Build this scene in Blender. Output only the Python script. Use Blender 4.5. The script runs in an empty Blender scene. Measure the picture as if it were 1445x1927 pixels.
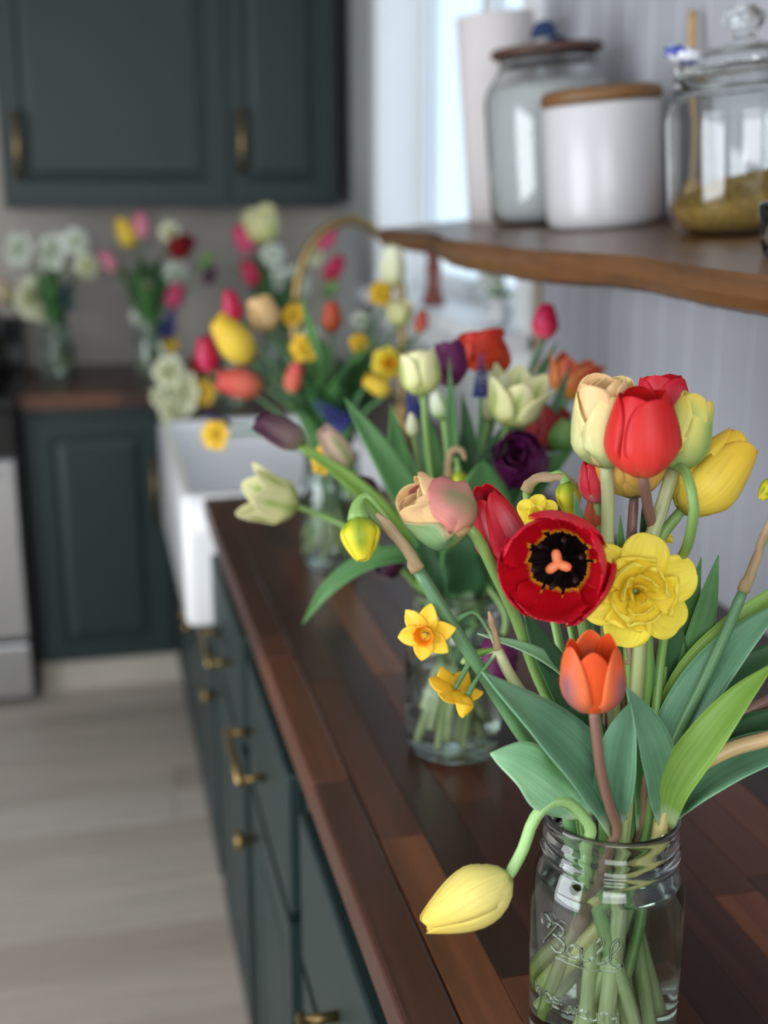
import bpy, math, random
import numpy as np
from mathutils import Vector, Matrix

# ------------------------------------------------------------------ camera, world, light
SC = bpy.context.scene
COL = SC.collection
CT = 0.914                      # height of the countertop
FPX, PIT, YAW, ROL, HC = 2275.33, 0.2558, 0.2320, 0.0025, 0.547
FW = Vector((math.sin(YAW)*math.cos(PIT), math.cos(YAW)*math.cos(PIT), -math.sin(PIT)))
_r = Vector((math.cos(YAW), -math.sin(YAW), 0)); _d = FW.cross(_r)
RT = math.cos(ROL)*_r + math.sin(ROL)*_d
DN = -math.sin(ROL)*_r + math.cos(ROL)*_d
CAM = Vector((0, 0, CT+HC))
cd = bpy.data.cameras.new('camera'); cam = bpy.data.objects.new('camera', cd); COL.objects.link(cam)
M = Matrix((RT, -DN, -FW)).transposed().to_4x4(); M.translation = CAM
cam.matrix_world = M
cd.sensor_fit = 'VERTICAL'; cd.sensor_height = 36; cd.lens = 36*FPX/1927
cd.clip_start = 0.01
cd.dof.use_dof = True; cd.dof.focus_distance = 0.76; cd.dof.aperture_fstop = 3.9
SC.camera = cam
SC.view_settings.view_transform = 'Standard'; SC.view_settings.look = 'None'
SC.view_settings.gamma = 1; SC.view_settings.use_curve_mapping = False
SC.view_settings.exposure = 0.0
SC.cycles.max_bounces = 14; SC.cycles.transmission_bounces = 12; SC.cycles.glossy_bounces = 6
SC.cycles.transparent_max_bounces = 16; SC.cycles.diffuse_bounces = 5

w = bpy.data.worlds.new('daylight'); SC.world = w; w.use_nodes = True
w.node_tree.nodes['Background'].inputs[0].default_value = (0.72, 0.87, 1.0, 1)
w.node_tree.nodes['Background'].inputs[1].default_value = 1.3

def area(name, loc, rot, sx, sy, power, col=(1, 1, 1)):
    l = bpy.data.lights.new(name, 'AREA'); l.shape = 'RECTANGLE'; l.size = sx; l.size_y = sy
    l.energy = power; l.color = col
    o = bpy.data.objects.new(name, l); COL.objects.link(o); o.location = loc; o.rotation_euler = rot
    return o
# daylight that comes in through the glass door in the left wall and the window in the back wall
area('daylight_patio_door', (-2.62, 0.35, 1.15), (0, -math.pi/2, 0), 1.9, 2.2, 92, (0.95, 0.98, 1.0))
area('daylight_back_window', (-0.35, -1.62, 1.75), (math.pi/2, 0, 0), 1.5, 1.0, 30, (0.97, 0.99, 1.0))

# ------------------------------------------------------------------ pixel helpers
def ray(u, v): return FW + RT*((u-722.5)/FPX) + DN*((v-963.5)/FPX)
def hit(u, v, ax, val):
    D = ray(u, v); return CAM + D*((val-CAM[ax])/D[ax])
HF = Vector((math.sin(YAW), math.cos(YAW), 0))     # horizontal viewing direction
def atj(jc, u, v, off=0.0):
    D = ray(u, v); t = ((Vector(jc)-CAM).dot(HF)+off)/D.dot(HF); return CAM + D*t
def pxm(P): return (Vector(P)-CAM).dot(FW)/FPX       # metres per pixel at a point

def lin(c):
    r = []
    for x in c:
        x = x/255.0
        r.append(x/12.92 if x <= 0.04045 else ((x+0.055)/1.055)**2.4)
    return tuple(r)

# ------------------------------------------------------------------ materials
MATS = {}
class NT:
    def __init__(s, name):
        s.m = bpy.data.materials.new(name); s.m.use_nodes = True; s.t = s.m.node_tree
        s.b = s.t.nodes['Principled BSDF']; s.o = s.t.nodes['Material Output']
    def n(s, typ, **kw):
        x = s.t.nodes.new(typ)
        for k, v in kw.items(): setattr(x, k, v)
        return x
    def l(s, a, b): s.t.links.new(a, b)
    def math(s, op, a, b=None, c=None, clamp=False):
        x = s.n('ShaderNodeMath', operation=op, use_clamp=clamp)
        for i, q in enumerate((a, b, c)):
            if q is None: continue
            if isinstance(q, (int, float)): x.inputs[i].default_value = q
            else: s.l(q, x.inputs[i])
        return x.outputs[0]
    def mix(s, fac, a, b, mode='MIX'):
        x = s.n('ShaderNodeMix', data_type='RGBA', blend_type=mode)
        for i, q in ((0, fac), (6, a), (7, b)):
            if isinstance(q, (int, float)): x.inputs[i].default_value = q
            elif isinstance(q, tuple): x.inputs[i].default_value = (*q[:3], 1)
            else: s.l(q, x.inputs[i])
        return x.outputs[2]
    def ramp(s, fac, stops, interp='LINEAR'):
        x = s.n('ShaderNodeValToRGB'); r = x.color_ramp; r.interpolation = interp
        while len(r.elements) < len(stops): r.elements.new(0.5)
        for e, (p, c) in zip(r.elements, stops): e.position = p; e.color = (*c[:3], 1)
        s.l(fac, x.inputs[0]); return x.outputs[0]
    def coords(s, kind='Object', scale=(1, 1, 1)):
        t = s.n('ShaderNodeTexCoord'); mp = s.n('ShaderNodeMapping'); mp.inputs['Scale'].default_value = scale
        s.l(t.outputs[kind], mp.inputs[0]); return mp.outputs[0]
    def noise(s, vec, scale, detail=3, rough=0.5, dist=0.0):
        x = s.n('ShaderNodeTexNoise'); x.inputs['Scale'].default_value = scale
        x.inputs['Detail'].default_value = detail; x.inputs['Roughness'].default_value = rough
        x.inputs['Distortion'].default_value = dist
        s.l(vec, x.inputs['Vector']); return x.outputs[0]
    def bump(s, h, st, dist=0.002):
        x = s.n('ShaderNodeBump'); x.inputs['Strength'].default_value = st; x.inputs['Distance'].default_value = dist
        s.l(h, x.inputs['Height']); s.l(x.outputs[0], s.b.inputs['Normal'])

def plain(name, col, rough=0.5, metal=0.0, var=0.0, vscale=6, bump=0.0, spec=0.5, coat=0.0):
    if name in MATS: return MATS[name]
    k = NT(name); c = lin(col); b = k.b
    b.inputs['Roughness'].default_value = rough; b.inputs['Metallic'].default_value = metal
    b.inputs['Specular IOR Level'].default_value = spec
    b.inputs['Coat Weight'].default_value = coat
    nz = k.noise(k.coords('Object'), vscale, 4)
    hi = tuple(min(1, x*(1+var)) for x in c); lo = tuple(x*(1-var) for x in c)
    k.l(k.ramp(nz, [(0.3, lo), (0.7, hi)]), b.inputs['Base Color'])
    if bump: k.bump(k.noise(k.coords('Object'), vscale*12, 3), bump)
    MATS[name] = k.m; return k.m

def wood(name, cols, rough=0.35, axis=1, grain=1.0, con=1.0, spec=0.5):
    """planks: one material, tint from the object's own random number, grain along an axis"""
    k = NT(name); b = k.b
    sc = [34.0*grain]*3; sc[axis] = 1.6*grain
    v = k.coords('Object', tuple(sc))
    oi = k.n('ShaderNodeObjectInfo')
    ad = k.n('ShaderNodeVectorMath', operation='ADD'); k.l(v, ad.inputs[0])
    cb = k.n('ShaderNodeCombineXYZ'); m7 = k.math('MULTIPLY', oi.outputs['Random'], 57.0)
    for i in range(3): k.l(m7, cb.inputs[i])
    k.l(cb.outputs[0], ad.inputs[1]); vv = ad.outputs[0]
    n1 = k.noise(vv, 1.0, 5, 0.6, 0.6); n2 = k.noise(vv, 6.0, 2, 0.5)
    tone = k.n('ShaderNodeAttribute', attribute_type='OBJECT', attribute_name='tone')
    base = k.ramp(tone.outputs['Fac'], [(i/(len(cols)-1), lin(c)) for i, c in enumerate(cols)])
    g = k.ramp(n1, [(0.25, (1-0.45*con,)*3), (0.5, (1, 1, 1)), (0.78, (1+0.35*con, 1+0.3*con, 1+0.25*con))])
    c1 = k.mix(1.0, base, g, 'MULTIPLY')
    g2 = k.ramp(n2, [(0.3, (0.8, 0.8, 0.8)), (0.6, (1.05, 1.05, 1.05))])
    k.l(k.mix(0.7, c1, k.mix(1.0, c1, g2, 'MULTIPLY')), b.inputs['Base Color'])
    b.inputs['Roughness'].default_value = rough; b.inputs['Specular IOR Level'].default_value = spec
    k.bump(n2, 0.12, 0.0006)
    MATS[name] = k.m; return k.m

def petal_mat(name, ramp, edge=None, edgew=0.75, stripe=None, stripew=0.3, stripetop=0.95, trans=0.3, rough=0.45, rag=0.0, streak=0.10):
    """colour runs along the petal (UV y) with an optional midrib flame and rim"""
    if name in MATS: return MATS[name]
    k = NT(name); b = k.b
    uv = k.n('ShaderNodeUVMap').outputs[0]; sp = k.n('ShaderNodeSeparateXYZ'); k.l(uv, sp.inputs[0])
    t = k.math('ABSOLUTE', k.math('MULTIPLY_ADD', sp.outputs[0], 2.0, -1.0)); s = sp.outputs[1]
    mp = k.n('ShaderNodeMapping'); mp.inputs['Scale'].default_value = (26, 2.2, 1); k.l(uv, mp.inputs[0])
    nz = k.noise(mp.outputs[0], 1.0, 4, 0.6)
    mp2 = k.n('ShaderNodeMapping'); mp2.inputs['Scale'].default_value = (12, 3, 1); k.l(uv, mp2.inputs[0])
    nz2 = k.noise(mp2.outputs[0], 1.0, 3, 0.6)
    s2 = k.math('ADD', s, k.math('MULTIPLY', k.math('SUBTRACT', nz2, 0.5), 0.10+rag))
    c = k.ramp(s2, [(p, lin(q)) for p, q in ramp])
    if stripe:
        f = k.math('MULTIPLY_ADD', t, -1.0/stripew, 1.0)
        f = k.math('ADD', f, k.math('MULTIPLY', k.math('SUBTRACT', nz, 0.5), 1.2), None, True)
        f2 = k.math('MULTIPLY', k.math('SUBTRACT', stripetop, s2), 5.0, None, True)
        c = k.mix(k.math('MULTIPLY', k.math('MULTIPLY', f, f2), 0.9), c, lin(stripe))
    if edge:
        f = k.math('MULTIPLY', k.math('SUBTRACT', k.math('ADD', t, k.math('MULTIPLY', k.math('SUBTRACT', nz2, 0.5), 0.5)), edgew), 1.0/(1.02-edgew), None, True)
        tp = k.math('MULTIPLY', k.math('SUBTRACT', s2, 0.25), 3.0, None, True)
        c = k.mix(k.math('MULTIPLY', f, tp), c, lin(edge))
    g = k.ramp(nz, [(0.3, (1-streak,)*3), (0.7, (1+streak,)*3)])
    c = k.mix(1.0, c, g, 'MULTIPLY')
    k.l(c, b.inputs['Base Color'])
    b.inputs['Roughness'].default_value = rough; b.inputs['Specular IOR Level'].default_value = 0.35
    k.bump(nz, 0.12, 0.0005)
    tr = k.n('ShaderNodeBsdfTranslucent'); k.l(c, tr.inputs[0])
    ms = k.n('ShaderNodeMixShader'); ms.inputs[0].default_value = trans
    k.l(b.outputs[0], ms.inputs[1]); k.l(tr.outputs[0], ms.inputs[2]); k.l(ms.outputs[0], k.o.inputs[0])
    MATS[name] = k.m; return k.m

def leaf_mat(name, base, hi, vein=None, rough=0.42, trans=0.22):
    if name in MATS: return MATS[name]
    k = NT(name); b = k.b
    uv = k.n('ShaderNodeUVMap').outputs[0]
    mp = k.n('ShaderNodeMapping'); mp.inputs['Scale'].default_value = (30, 1.0, 1); k.l(uv, mp.inputs[0])
    nz = k.noise(mp.outputs[0], 1.0, 4, 0.65)
    big = k.noise(k.coords('Object', (1, 1, 1)), 28, 3)
    c = k.mix(k.math('MULTIPLY_ADD', big, 1.6, -0.3, True), lin(base), lin(hi))
    sp = k.n('ShaderNodeSeparateXYZ'); k.l(uv, sp.inputs[0])
    t = k.math('ABSOLUTE', k.math('MULTIPLY_ADD', sp.outputs[0], 2.0, -1.0))
    rim = k.math('MULTIPLY', k.math('SUBTRACT', t, 0.93), 14.0, None, True)
    pale = tuple(min(1, x*1.9+0.03) for x in lin(hi))
    c = k.mix(k.math('MULTIPLY', rim, 0.55), c, pale)
    foot = k.ramp(sp.outputs[1], [(0.0, lin((176, 190, 110))), (0.16, (1, 1, 1))])
    c = k.mix(k.ramp(sp.outputs[1], [(0.0, (0.7,)*3), (0.14, (0, 0, 0))]), c, foot)
    g = k.ramp(nz, [(0.3, (0.78,)*3), (0.7, (1.2,)*3)])
    c = k.mix(1.0, c, g, 'MULTIPLY')
    k.l(c, b.inputs['Base Color']); b.inputs['Roughness'].default_value = rough
    b.inputs['Specular IOR Level'].default_value = 0.4
    k.bump(nz, 0.2, 0.0006)
    tr = k.n('ShaderNodeBsdfTranslucent'); k.l(k.mix(1.0, c, (1.25, 1.3, 0.6), 'MULTIPLY'), tr.inputs[0])
    ms = k.n('ShaderNodeMixShader'); ms.inputs[0].default_value = trans
    k.l(b.outputs[0], ms.inputs[1]); k.l(tr.outputs[0], ms.inputs[2]); k.l(ms.outputs[0], k.o.inputs[0])
    MATS[name] = k.m; return k.m

def stem_mat(name, top, mid, low=(218, 222, 168)):
    if name in MATS: return MATS[name]
    k = NT(name); b = k.b
    uv = k.n('ShaderNodeUVMap').outputs[0]; sp = k.n('ShaderNodeSeparateXYZ'); k.l(uv, sp.inputs[0])
    mp = k.n('ShaderNodeMapping'); mp.inputs['Scale'].default_value = (14, 4, 1); k.l(uv, mp.inputs[0])
    nz = k.noise(mp.outputs[0], 1.0, 3)
    c = k.ramp(sp.outputs[1], [(0.0, lin(top)), (0.5, lin(mid)), (0.78, lin(mid)), (1.0, lin(low))])
    c = k.mix(1.0, c, k.ramp(nz, [(0.3, (0.82,)*3), (0.7, (1.15,)*3)]), 'MULTIPLY')
    k.l(c, b.inputs['Base Color']); b.inputs['Roughness'].default_value = 0.42
    b.inputs['Subsurface Weight'].default_value = 0.0
    MATS[name] = k.m; return k.m

def glass_mat(name, col, ior=1.45, rough=0.0):
    if name in MATS: return MATS[name]
    k = NT(name); b = k.b
    nz = k.noise(k.coords('Object'), 30, 2)
    k.l(k.mix(nz, tuple(x*0.985 for x in col), col), b.inputs['Base Color'])
    b.inputs['Transmission Weight'].default_value = 1.0; b.inputs['IOR'].default_value = ior
    b.inputs['Roughness'].default_value = rough
    MATS[name] = k.m; return k.m

# ------------------------------------------------------------------ object helpers
def sub(mesh): mesh.update(); return mesh
def mesh(name, V, F, mat, parent=None, uv=None, smooth=True, solid=0.0, origin=None, bevel=0.0):
    me = bpy.data.meshes.new(name)
    V = [tuple(v) for v in V]
    me.from_pydata(V, [], F); me.update()
    if uv is not None:
        lay = me.uv_layers.new(name='UVMap')
        li = np.empty(len(me.loops), dtype=np.int32); me.loops.foreach_get('vertex_index', li)
        lay.data.foreach_set('uv', np.asarray(uv, dtype=np.float32)[li].ravel())
    if smooth: me.polygons.foreach_set('use_smooth', [True]*len(me.polygons))
    me.materials.append(mat)
    o = bpy.data.objects.new(name, me); COL.objects.link(o)
    if parent is not None: o.parent = parent
    if solid:
        md = o.modifiers.new('thickness', 'SOLIDIFY'); md.thickness = solid; md.offset = 0
    if bevel:
        md = o.modifiers.new('bevel', 'BEVEL'); md.width = bevel; md.segments = 2; md.limit_method = 'ANGLE'
    return o
GROUPS = {}
def tag(o, label, cat, group=None, kind=None):
    if label: o['label'] = label
    if cat: o['category'] = cat
    if group: o['group'] = group
    if kind: o['kind'] = kind
    return o
def thing(name, label, cat, loc, group=None, rot=None):
    o = bpy.data.objects.new(name, None); o.empty_display_size = 0.02; COL.objects.link(o); o.location = loc
    if rot: o.rotation_euler = rot
    return tag(o, label, cat, group)
def structure(o): o['kind'] = 'structure'; return o

def box(x0, x1, y0, y1, z0, z1):
    V = [(x, y, z) for z in (z0, z1) for y in (y0, y1) for x in (x0, x1)]
    F = [(0, 2, 3, 1), (4, 5, 7, 6), (0, 1, 5, 4), (2, 6, 7, 3), (0, 4, 6, 2), (1, 3, 7, 5)]
    return V, F
def bx(name, b, mat, parent=None, bevel=0.0, smooth=False, base=(0, 0, 0)):
    V, F = box(*b); V = [(v[0]-base[0], v[1]-base[1], v[2]-base[2]) for v in V]
    return mesh(name, V, F, mat, parent, smooth=smooth, bevel=bevel)
def joinm(*parts):
    V, F = [], []
    for v, f in parts:
        k = len(V); V += list(v); F += [tuple(i+k for i in q) for q in f]
    return V, F
def lathe(prof, n=32, cx=0, cy=0, cz=0, closed=False):
    V, F = [], []
    m = len(prof)
    for i in range(n):
        a = 2*math.pi*i/n
        for r, z in prof: V.append((cx+r*math.cos(a), cy+r*math.sin(a), cz+z))
    for i in range(n):
        j = (i+1) % n
        for k in range(m if closed else m-1):
            k2 = (k+1) % m
            F.append((i*m+k, j*m+k, j*m+k2, i*m+k2))
    return V, F
def spline(pts, n):
    """Catmull-Rom through the points, n samples with even parameter by chord length"""
    P = [Vector(p) for p in pts]
    if len(P) == 2: P = [P[0], (P[0]+P[1])/2, P[1]]
    d = [0.0]
    for a, b in zip(P, P[1:]): d.append(d[-1]+max((b-a).length, 1e-6))
    out = []
    Q = [P[0]*2-P[1]] + P + [P[-1]*2-P[-2]]
    for i in range(n):
        x = d[-1]*i/(n-1); k = 0
        while k < len(P)-2 and x > d[k+1]: k += 1
        t = (x-d[k])/(d[k+1]-d[k]); p0, p1, p2, p3 = Q[k], Q[k+1], Q[k+2], Q[k+3]
        h = d[k+1]-d[k]
        h0 = d[k]-d[k-1] if k > 0 else h
        h2 = d[k+2]-d[k+1] if k+2 < len(d) else h
        m1 = ((p2-p1)/h*h0 + (p1-p0)/h0*h)/(h0+h)*h
        m2 = ((p3-p2)/h2*h + (p2-p1)/h*h2)/(h+h2)*h
        t2, t3 = t*t, t*t*t
        out.append(p1*(2*t3-3*t2+1)+m1*(t3-2*t2+t)+p2*(-2*t3+3*t2)+m2*(t3-t2))
    return out
def frames(P):
    T = []
    for i in range(len(P)):
        a = P[max(i-1, 0)]; b = P[min(i+1, len(P)-1)]; T.append((b-a).normalized())
    u = T[0].orthogonal().normalized(); U = [u]
    for i in range(1, len(P)):
        u = u - T[i]*u.dot(T[i]); u.normalize(); U.append(u)
    return T, U
def tube(P, R, n=8, cap=True):
    T, U = frames(P); V, F, UV = [], [], []
    m = len(P)
    for i, (p, t, u) in enumerate(zip(P, T, U)):
        w_ = t.cross(u); r = R[i] if isinstance(R, (list, tuple)) else R
        for j in range(n):
            a = 2*math.pi*j/n
            V.append(p + u*(r*math.cos(a)) + w_*(r*math.sin(a))); UV.append((j/n, i/(m-1)))
    for i in range(m-1):
        for j in range(n):
            j2 = (j+1) % n
            F.append((i*n+j, i*n+j2, (i+1)*n+j2, (i+1)*n+j))
    if cap:
        F.append(tuple(range(n-1, -1, -1))); F.append(tuple((m-1)*n+j for j in range(n)))
    return V, F, UV
def rel(V, o): o = Vector(o); return [tuple(Vector(v)-o) for v in V]

RNG = random.Random(11)

# ------------------------------------------------------------------ the room
XW, XF, YW = 0.818, 0.175, 4.18
XL, YB, ZC = -2.6, -1.6, 2.5
m_wall = plain('painted_wall', (184, 187, 187), 0.6, var=0.03, vscale=2)
m_wallg = plain('painted_far_wall', (172, 165, 157), 0.6, var=0.03, vscale=2)
m_ceil = plain('ceiling_paint', (200, 200, 198), 0.7, var=0.02)
m_trim = plain('white_trim', (232, 234, 236), 0.35, var=0.02)
m_floor_under = plain('floor_underlay', (70, 62, 55), 0.8, var=0.1)
m_floor = wood('floor_wood', [(172, 160, 150), (184, 172, 162), (196, 186, 178)], 0.5, axis=0, grain=0.45, con=0.35)

fl = structure(bx('floor', (XL, XW, YB, YW, -0.06, -0.012), m_floor_under))
pw = 0.145; k = 0; y = 1.1; proto = {}
rf = random.Random(3)
while y < YW-0.01 or k == 0:
    x = XL - rf.random()*0.9
    y1 = min(y+pw, YW)
    while x < 0.25:
        x1 = x + 0.9+rf.random()*0.6
        a, b = max(x, XL), min(x1, 0.3)
        if b-a > 0.05:
            o = bx('floor_plank', (a+0.0012, b-0.0012, y+0.0012, y1-0.0012, -0.012, 0.0), m_floor, fl, bevel=0.0012)
            o['tone'] = rf.random()
        x = x1
    y = y1; k += 1
# the boards nearer than the frame's lower edge run on as one sheet
o = bx('floor_boards', (XL, 0.3, YB, 1.1-0.0012, -0.012, 0.0), m_floor, fl); o['tone'] = 0.5; o['kind'] = 'stuff'
structure(bx('ceiling', (XL, XW, YB, YW, ZC, ZC+0.05), m_ceil))
structure(bx('wall_far', (XL-0.1, XW+0.16, YW, YW+0.1, 0, ZC), m_wallg))
# left wall with a door opening (out of frame) and back wall with a window opening
V, F = joinm(box(XL-0.1, XL, YB, -0.8, 0, ZC), box(XL-0.1, XL, 1.5, YW, 0, ZC), box(XL-0.1, XL, -0.8, 1.5, 2.15, ZC))
structure(mesh('wall_left', V, F, m_wall, smooth=False))
V, F = joinm(box(XL-0.1, -1.2, YB-0.1, YB, 0, ZC), box(0.5, XW+0.16, YB-0.1, YB, 0, ZC), box(-1.2, 0.5, YB-0.1, YB, 0, 1.2), box(-1.2, 0.5, YB-0.1, YB, 2.3, ZC))
structure(mesh('wall_back', V, F, m_wall, smooth=False))

# right wall with the sink window opening
WY0, WY1, WZ0, WZ1 = 2.26, 3.466, CT+0.285, CT+1.25
TH = 0.16
V, F = joinm(box(XW+0.008, XW+TH, YB, WY0, 0, ZC), box(XW, XW+TH, WY1, YW, 0, ZC),
             box(XW, XW+TH, WY0, WY1, 0, WZ0), box(XW, XW+TH, WY0, WY1, WZ1, ZC))
wr = structure(mesh('wall_right', V, F, m_wall, smooth=False))
m_bead = plain('beadboard_paint', (168, 169, 177), 0.5, var=0.025, vscale=5)
y = -0.2; i = 0
while y < WY0-0.02:
    y1 = min(y+0.085, WY0-0.02)
    # a board with a round bead along one edge
    prof = [(0.008, 0.0), (0.0015, 0.0008), (0.0, 0.002), (0.0, y1-y-0.012), (0.003, y1-y-0.0105), (0.0005, y1-y-0.0085),
            (-0.001, y1-y-0.006), (0.0005, y1-y-0.0035), (0.004, y1-y-0.0015), (0.008, y1-y)]
    Vb = [(XW+a, y+b, z) for z in (CT-0.05, ZC-0.02) for a, b in prof]; n = len(prof)
    Fb = [(q, q+1, n+q+1, n+q) for q in range(n-1)]
    mesh('beadboard_plank', Vb, Fb, m_bead, wr, smooth=False); y = y1; i += 1

# window: jambs, casing, sash, panes
win = structure(thing('window_1', None, None, (XW, WY0, WZ0)))
wb = (XW, WY0, WZ0)
m_sash = plain('sash_paint', (228, 233, 238), 0.35, var=0.02)
bx('jamb', (XW-0.002, XW+TH, WY1-0.012, WY1, WZ0, WZ1), m_trim, win, base=wb)
bx('jamb', (XW-0.002, XW+TH, WY0, WY0+0.012, WZ0, WZ1), m_trim, win, base=wb)
bx('head_jamb', (XW-0.002, XW+TH, WY0, WY1, WZ1-0.012, WZ1), m_trim, win, base=wb)
bx('casing', (XW-0.02, XW, WY0-0.07, WY0+0.004, WZ0-0.09, WZ1+0.07), m_trim, win, 0.003, base=wb)
bx('casing', (XW-0.02, XW, WY1-0.004, WY1+0.07, WZ0-0.02, WZ1+0.07), m_trim, win, 0.003, base=wb)
bx('window_stool', (XW-0.075, XW+TH-0.002, WY0-0.07, WY1+0.07, WZ0-0.03, WZ0+0.005), m_trim, win, 0.004, base=wb)
bx('apron', (XW-0.018, XW, WY0-0.05, WY1+0.05, WZ0-0.10, WZ0-0.03), m_trim, win, 0.003, base=wb)
fx0, fx1 = XW+0.105, XW+0.145
for (a, b, c, d) in ((WY0+0.012, WY0+0.06, WZ0, WZ1-0.012), (WY1-0.06, WY1-0.012, WZ0, WZ1-0.012), ((WY0+WY1)/2-0.035, (WY0+WY1)/2+0.035, WZ0, WZ1-0.012)):
    bx('sash_stile', (fx0, fx1, a, b, c, d), m_sash, win, 0.003, base=wb)
for (a, b) in ((WZ0, WZ0+0.055), (WZ1-0.06, WZ1-0.012)):
    bx('sash_rail', (fx0+0.001, fx1-0.001, WY0+0.012, WY1-0.012, a, b), m_sash, win, 0.003, base=wb)
m_pane = glass_mat('window_glass', (0.97, 0.99, 1.0), 1.0)
for (a, b) in ((WY0+0.06, (WY0+WY1)/2-0.035), ((WY0+WY1)/2+0.035, WY1-0.06)):
    bx('pane', (XW+0.122, XW+0.127, a, b, WZ0+0.055, WZ1-0.06), m_pane, win, base=wb)
m_brass = plain('brushed_brass', (150, 126, 84), 0.4, metal=1.0, var=0.06, vscale=20)
tag(bx('brass_trim_rod', (XW-0.012, XW-0.002, WY0-0.094, WY0-0.082, CT+0.0, CT+0.50), plain('aged_brass_rod', (190, 172, 140), 0.4, metal=0.6), bevel=0.002),
    'thin brass upright rod at the beadboard edge beside the sink window', 'trim')

# ------------------------------------------------------------------ right-hand base run
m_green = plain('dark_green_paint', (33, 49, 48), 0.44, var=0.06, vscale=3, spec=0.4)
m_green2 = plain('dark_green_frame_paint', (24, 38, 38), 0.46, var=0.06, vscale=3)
m_dark = plain('cabinet_shadow_gap', (16, 20, 20), 0.7, var=0.1)
m_toe = plain('toe_kick_paint', (178, 170, 160), 0.5, var=0.05)
ZB = CT-0.038
FX = 0.200
def panel_door(name, parent, base, axis, u0, u1, z0, z1, face, t=0.02, mat=None):
    """raised-panel front. axis 'x': lies in the YZ plane facing -X; axis 'y': lies in XZ facing -Y"""
    mat = mat or m_green
    s = 0.055; q = min(s, (u1-u0)*0.28)
    rings = [(0, 0.0), (0, t), (0.004, t), (q, t), (q+0.008, t-0.009), (q+0.014, t-0.009), (q+0.034, t-0.002), (q+0.036, t-0.002)]
    V, F = [], []
    for ins, h in rings:
        for (a, b) in ((u0+ins, z0+ins), (u1-ins, z0+ins), (u1-ins, z1-ins), (u0+ins, z1-ins)):
            V.append((face+t-h, a, b) if axis == 'x' else (a, face+t-h, b))
    for i in range(len(rings)-1):
        for j in range(4):
            j2 = (j+1) % 4; F.append((i*4+j, i*4+j2, (i+1)*4+j2, (i+1)*4+j))
    F.append(tuple((len(rings)-1)*4+j for j in range(4))); F.append((3, 2, 1, 0))
    return mesh(name, rel(V, base), F, mat, parent, smooth=False)
def bar_pull(parent, base, c, along, out, length, stand=0.034, r=0.0055, nm='handle'):
    along, out = Vector(along), Vector(out); c = Vector(c)
    a = c + along*(length/2); b = c - along*(length/2)
    def sq(P, w_):
        return tube(P, w_, 4)[:2]
    bar = tube([a+out*stand+along*0.008, b+out*stand-along*0.008], r, 10)[:2]
    p1 = tube([a-out*0.0005, a+out*stand], r*0.95, 10)[:2]; p2 = tube([b-out*0.0005, b+out*stand], r*0.95, 10)[:2]
    V, F = joinm(bar, p1, p2)
    o = mesh(nm, rel(V, base), F, m_brass, parent); o['label'] = 'brass bar pull'; return o
def knob(parent, base, c, out):
    c, out = Vector(c), Vector(out)
    P = [c, c+out*0.012, c+out*0.018, c+out*0.022, c+out*0.028, c+out*0.031]
    V, F, _ = tube(P, [0.006, 0.0055, 0.009, 0.0135, 0.0135, 0.009], 16)
    o = mesh('knob', rel(V, base), F, m_brass, parent); o['label'] = 'round brass knob'; return o

def base_cabinet(y0, y1, label, drawer=True, doors=1, knob_at=None, top_only=False, pull=None):
    base = (XF+0.3, (y0+y1)/2, 0)
    t = thing('base_cabinet', label, 'cabinet', base, 'dark green base cabinets under the wooden countertop')
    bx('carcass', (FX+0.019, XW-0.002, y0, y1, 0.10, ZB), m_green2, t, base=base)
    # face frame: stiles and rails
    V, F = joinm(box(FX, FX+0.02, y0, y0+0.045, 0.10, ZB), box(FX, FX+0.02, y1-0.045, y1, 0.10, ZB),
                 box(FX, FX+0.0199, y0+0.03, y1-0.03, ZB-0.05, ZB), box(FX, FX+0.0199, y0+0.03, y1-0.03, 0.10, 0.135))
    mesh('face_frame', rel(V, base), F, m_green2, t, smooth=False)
    bx('toe_kick', (FX+0.06, FX+0.07, y0, y1, 0, 0.10), m_toe, t, base=base)
    zt = CT-0.092
    if drawer:
        d = panel_drawer = mesh('drawer', *[q for q in (lambda B: (rel(B[0], base), B[1]))(box(FX-0.02, FX, y0+0.042, y1-0.042, zt-0.18, zt))], m_green, t, smooth=False, bevel=0.004)
        cy = (y0+y1)/2
        bar_pull(d, base, (FX-0.02, cy if pull is None else pull, zt-0.098), (0, 1, 0), (-1, 0, 0), 0.145)
    z1 = zt-0.195 if drawer else zt
    n = doors; wd = (y1-y0-0.084)/n
    for i in range(n):
        a = y0+0.042+i*wd; b = a+wd
        dr = panel_door('door', t, base, 'x', a+0.002, b-0.002, 0.115, z1, FX-0.02)
        ky = b-0.035 if (i == 0) else a+0.035
        if n == 1: ky = b-0.045
        knob(dr, base, (FX-0.02, ky, z1-0.066), (-1, 0, 0))
    return t
base_cabinet(1.207, 1.662, 'dark green cabinet with one drawer, brass pull and knobbed door near the middle flower jar', pull=1.515)
base_cabinet(0.44, 1.205, 'dark green wide drawer cabinet under the foremost end of the countertop', doors=2, pull=0.88)
base_cabinet(1.664, 2.20, 'dark green drawer cabinet between the white sink and the next drawer cabinet')
base_cabinet(-0.40, 0.438, 'dark green cabinet at the near end of the base run', doors=2)
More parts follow.
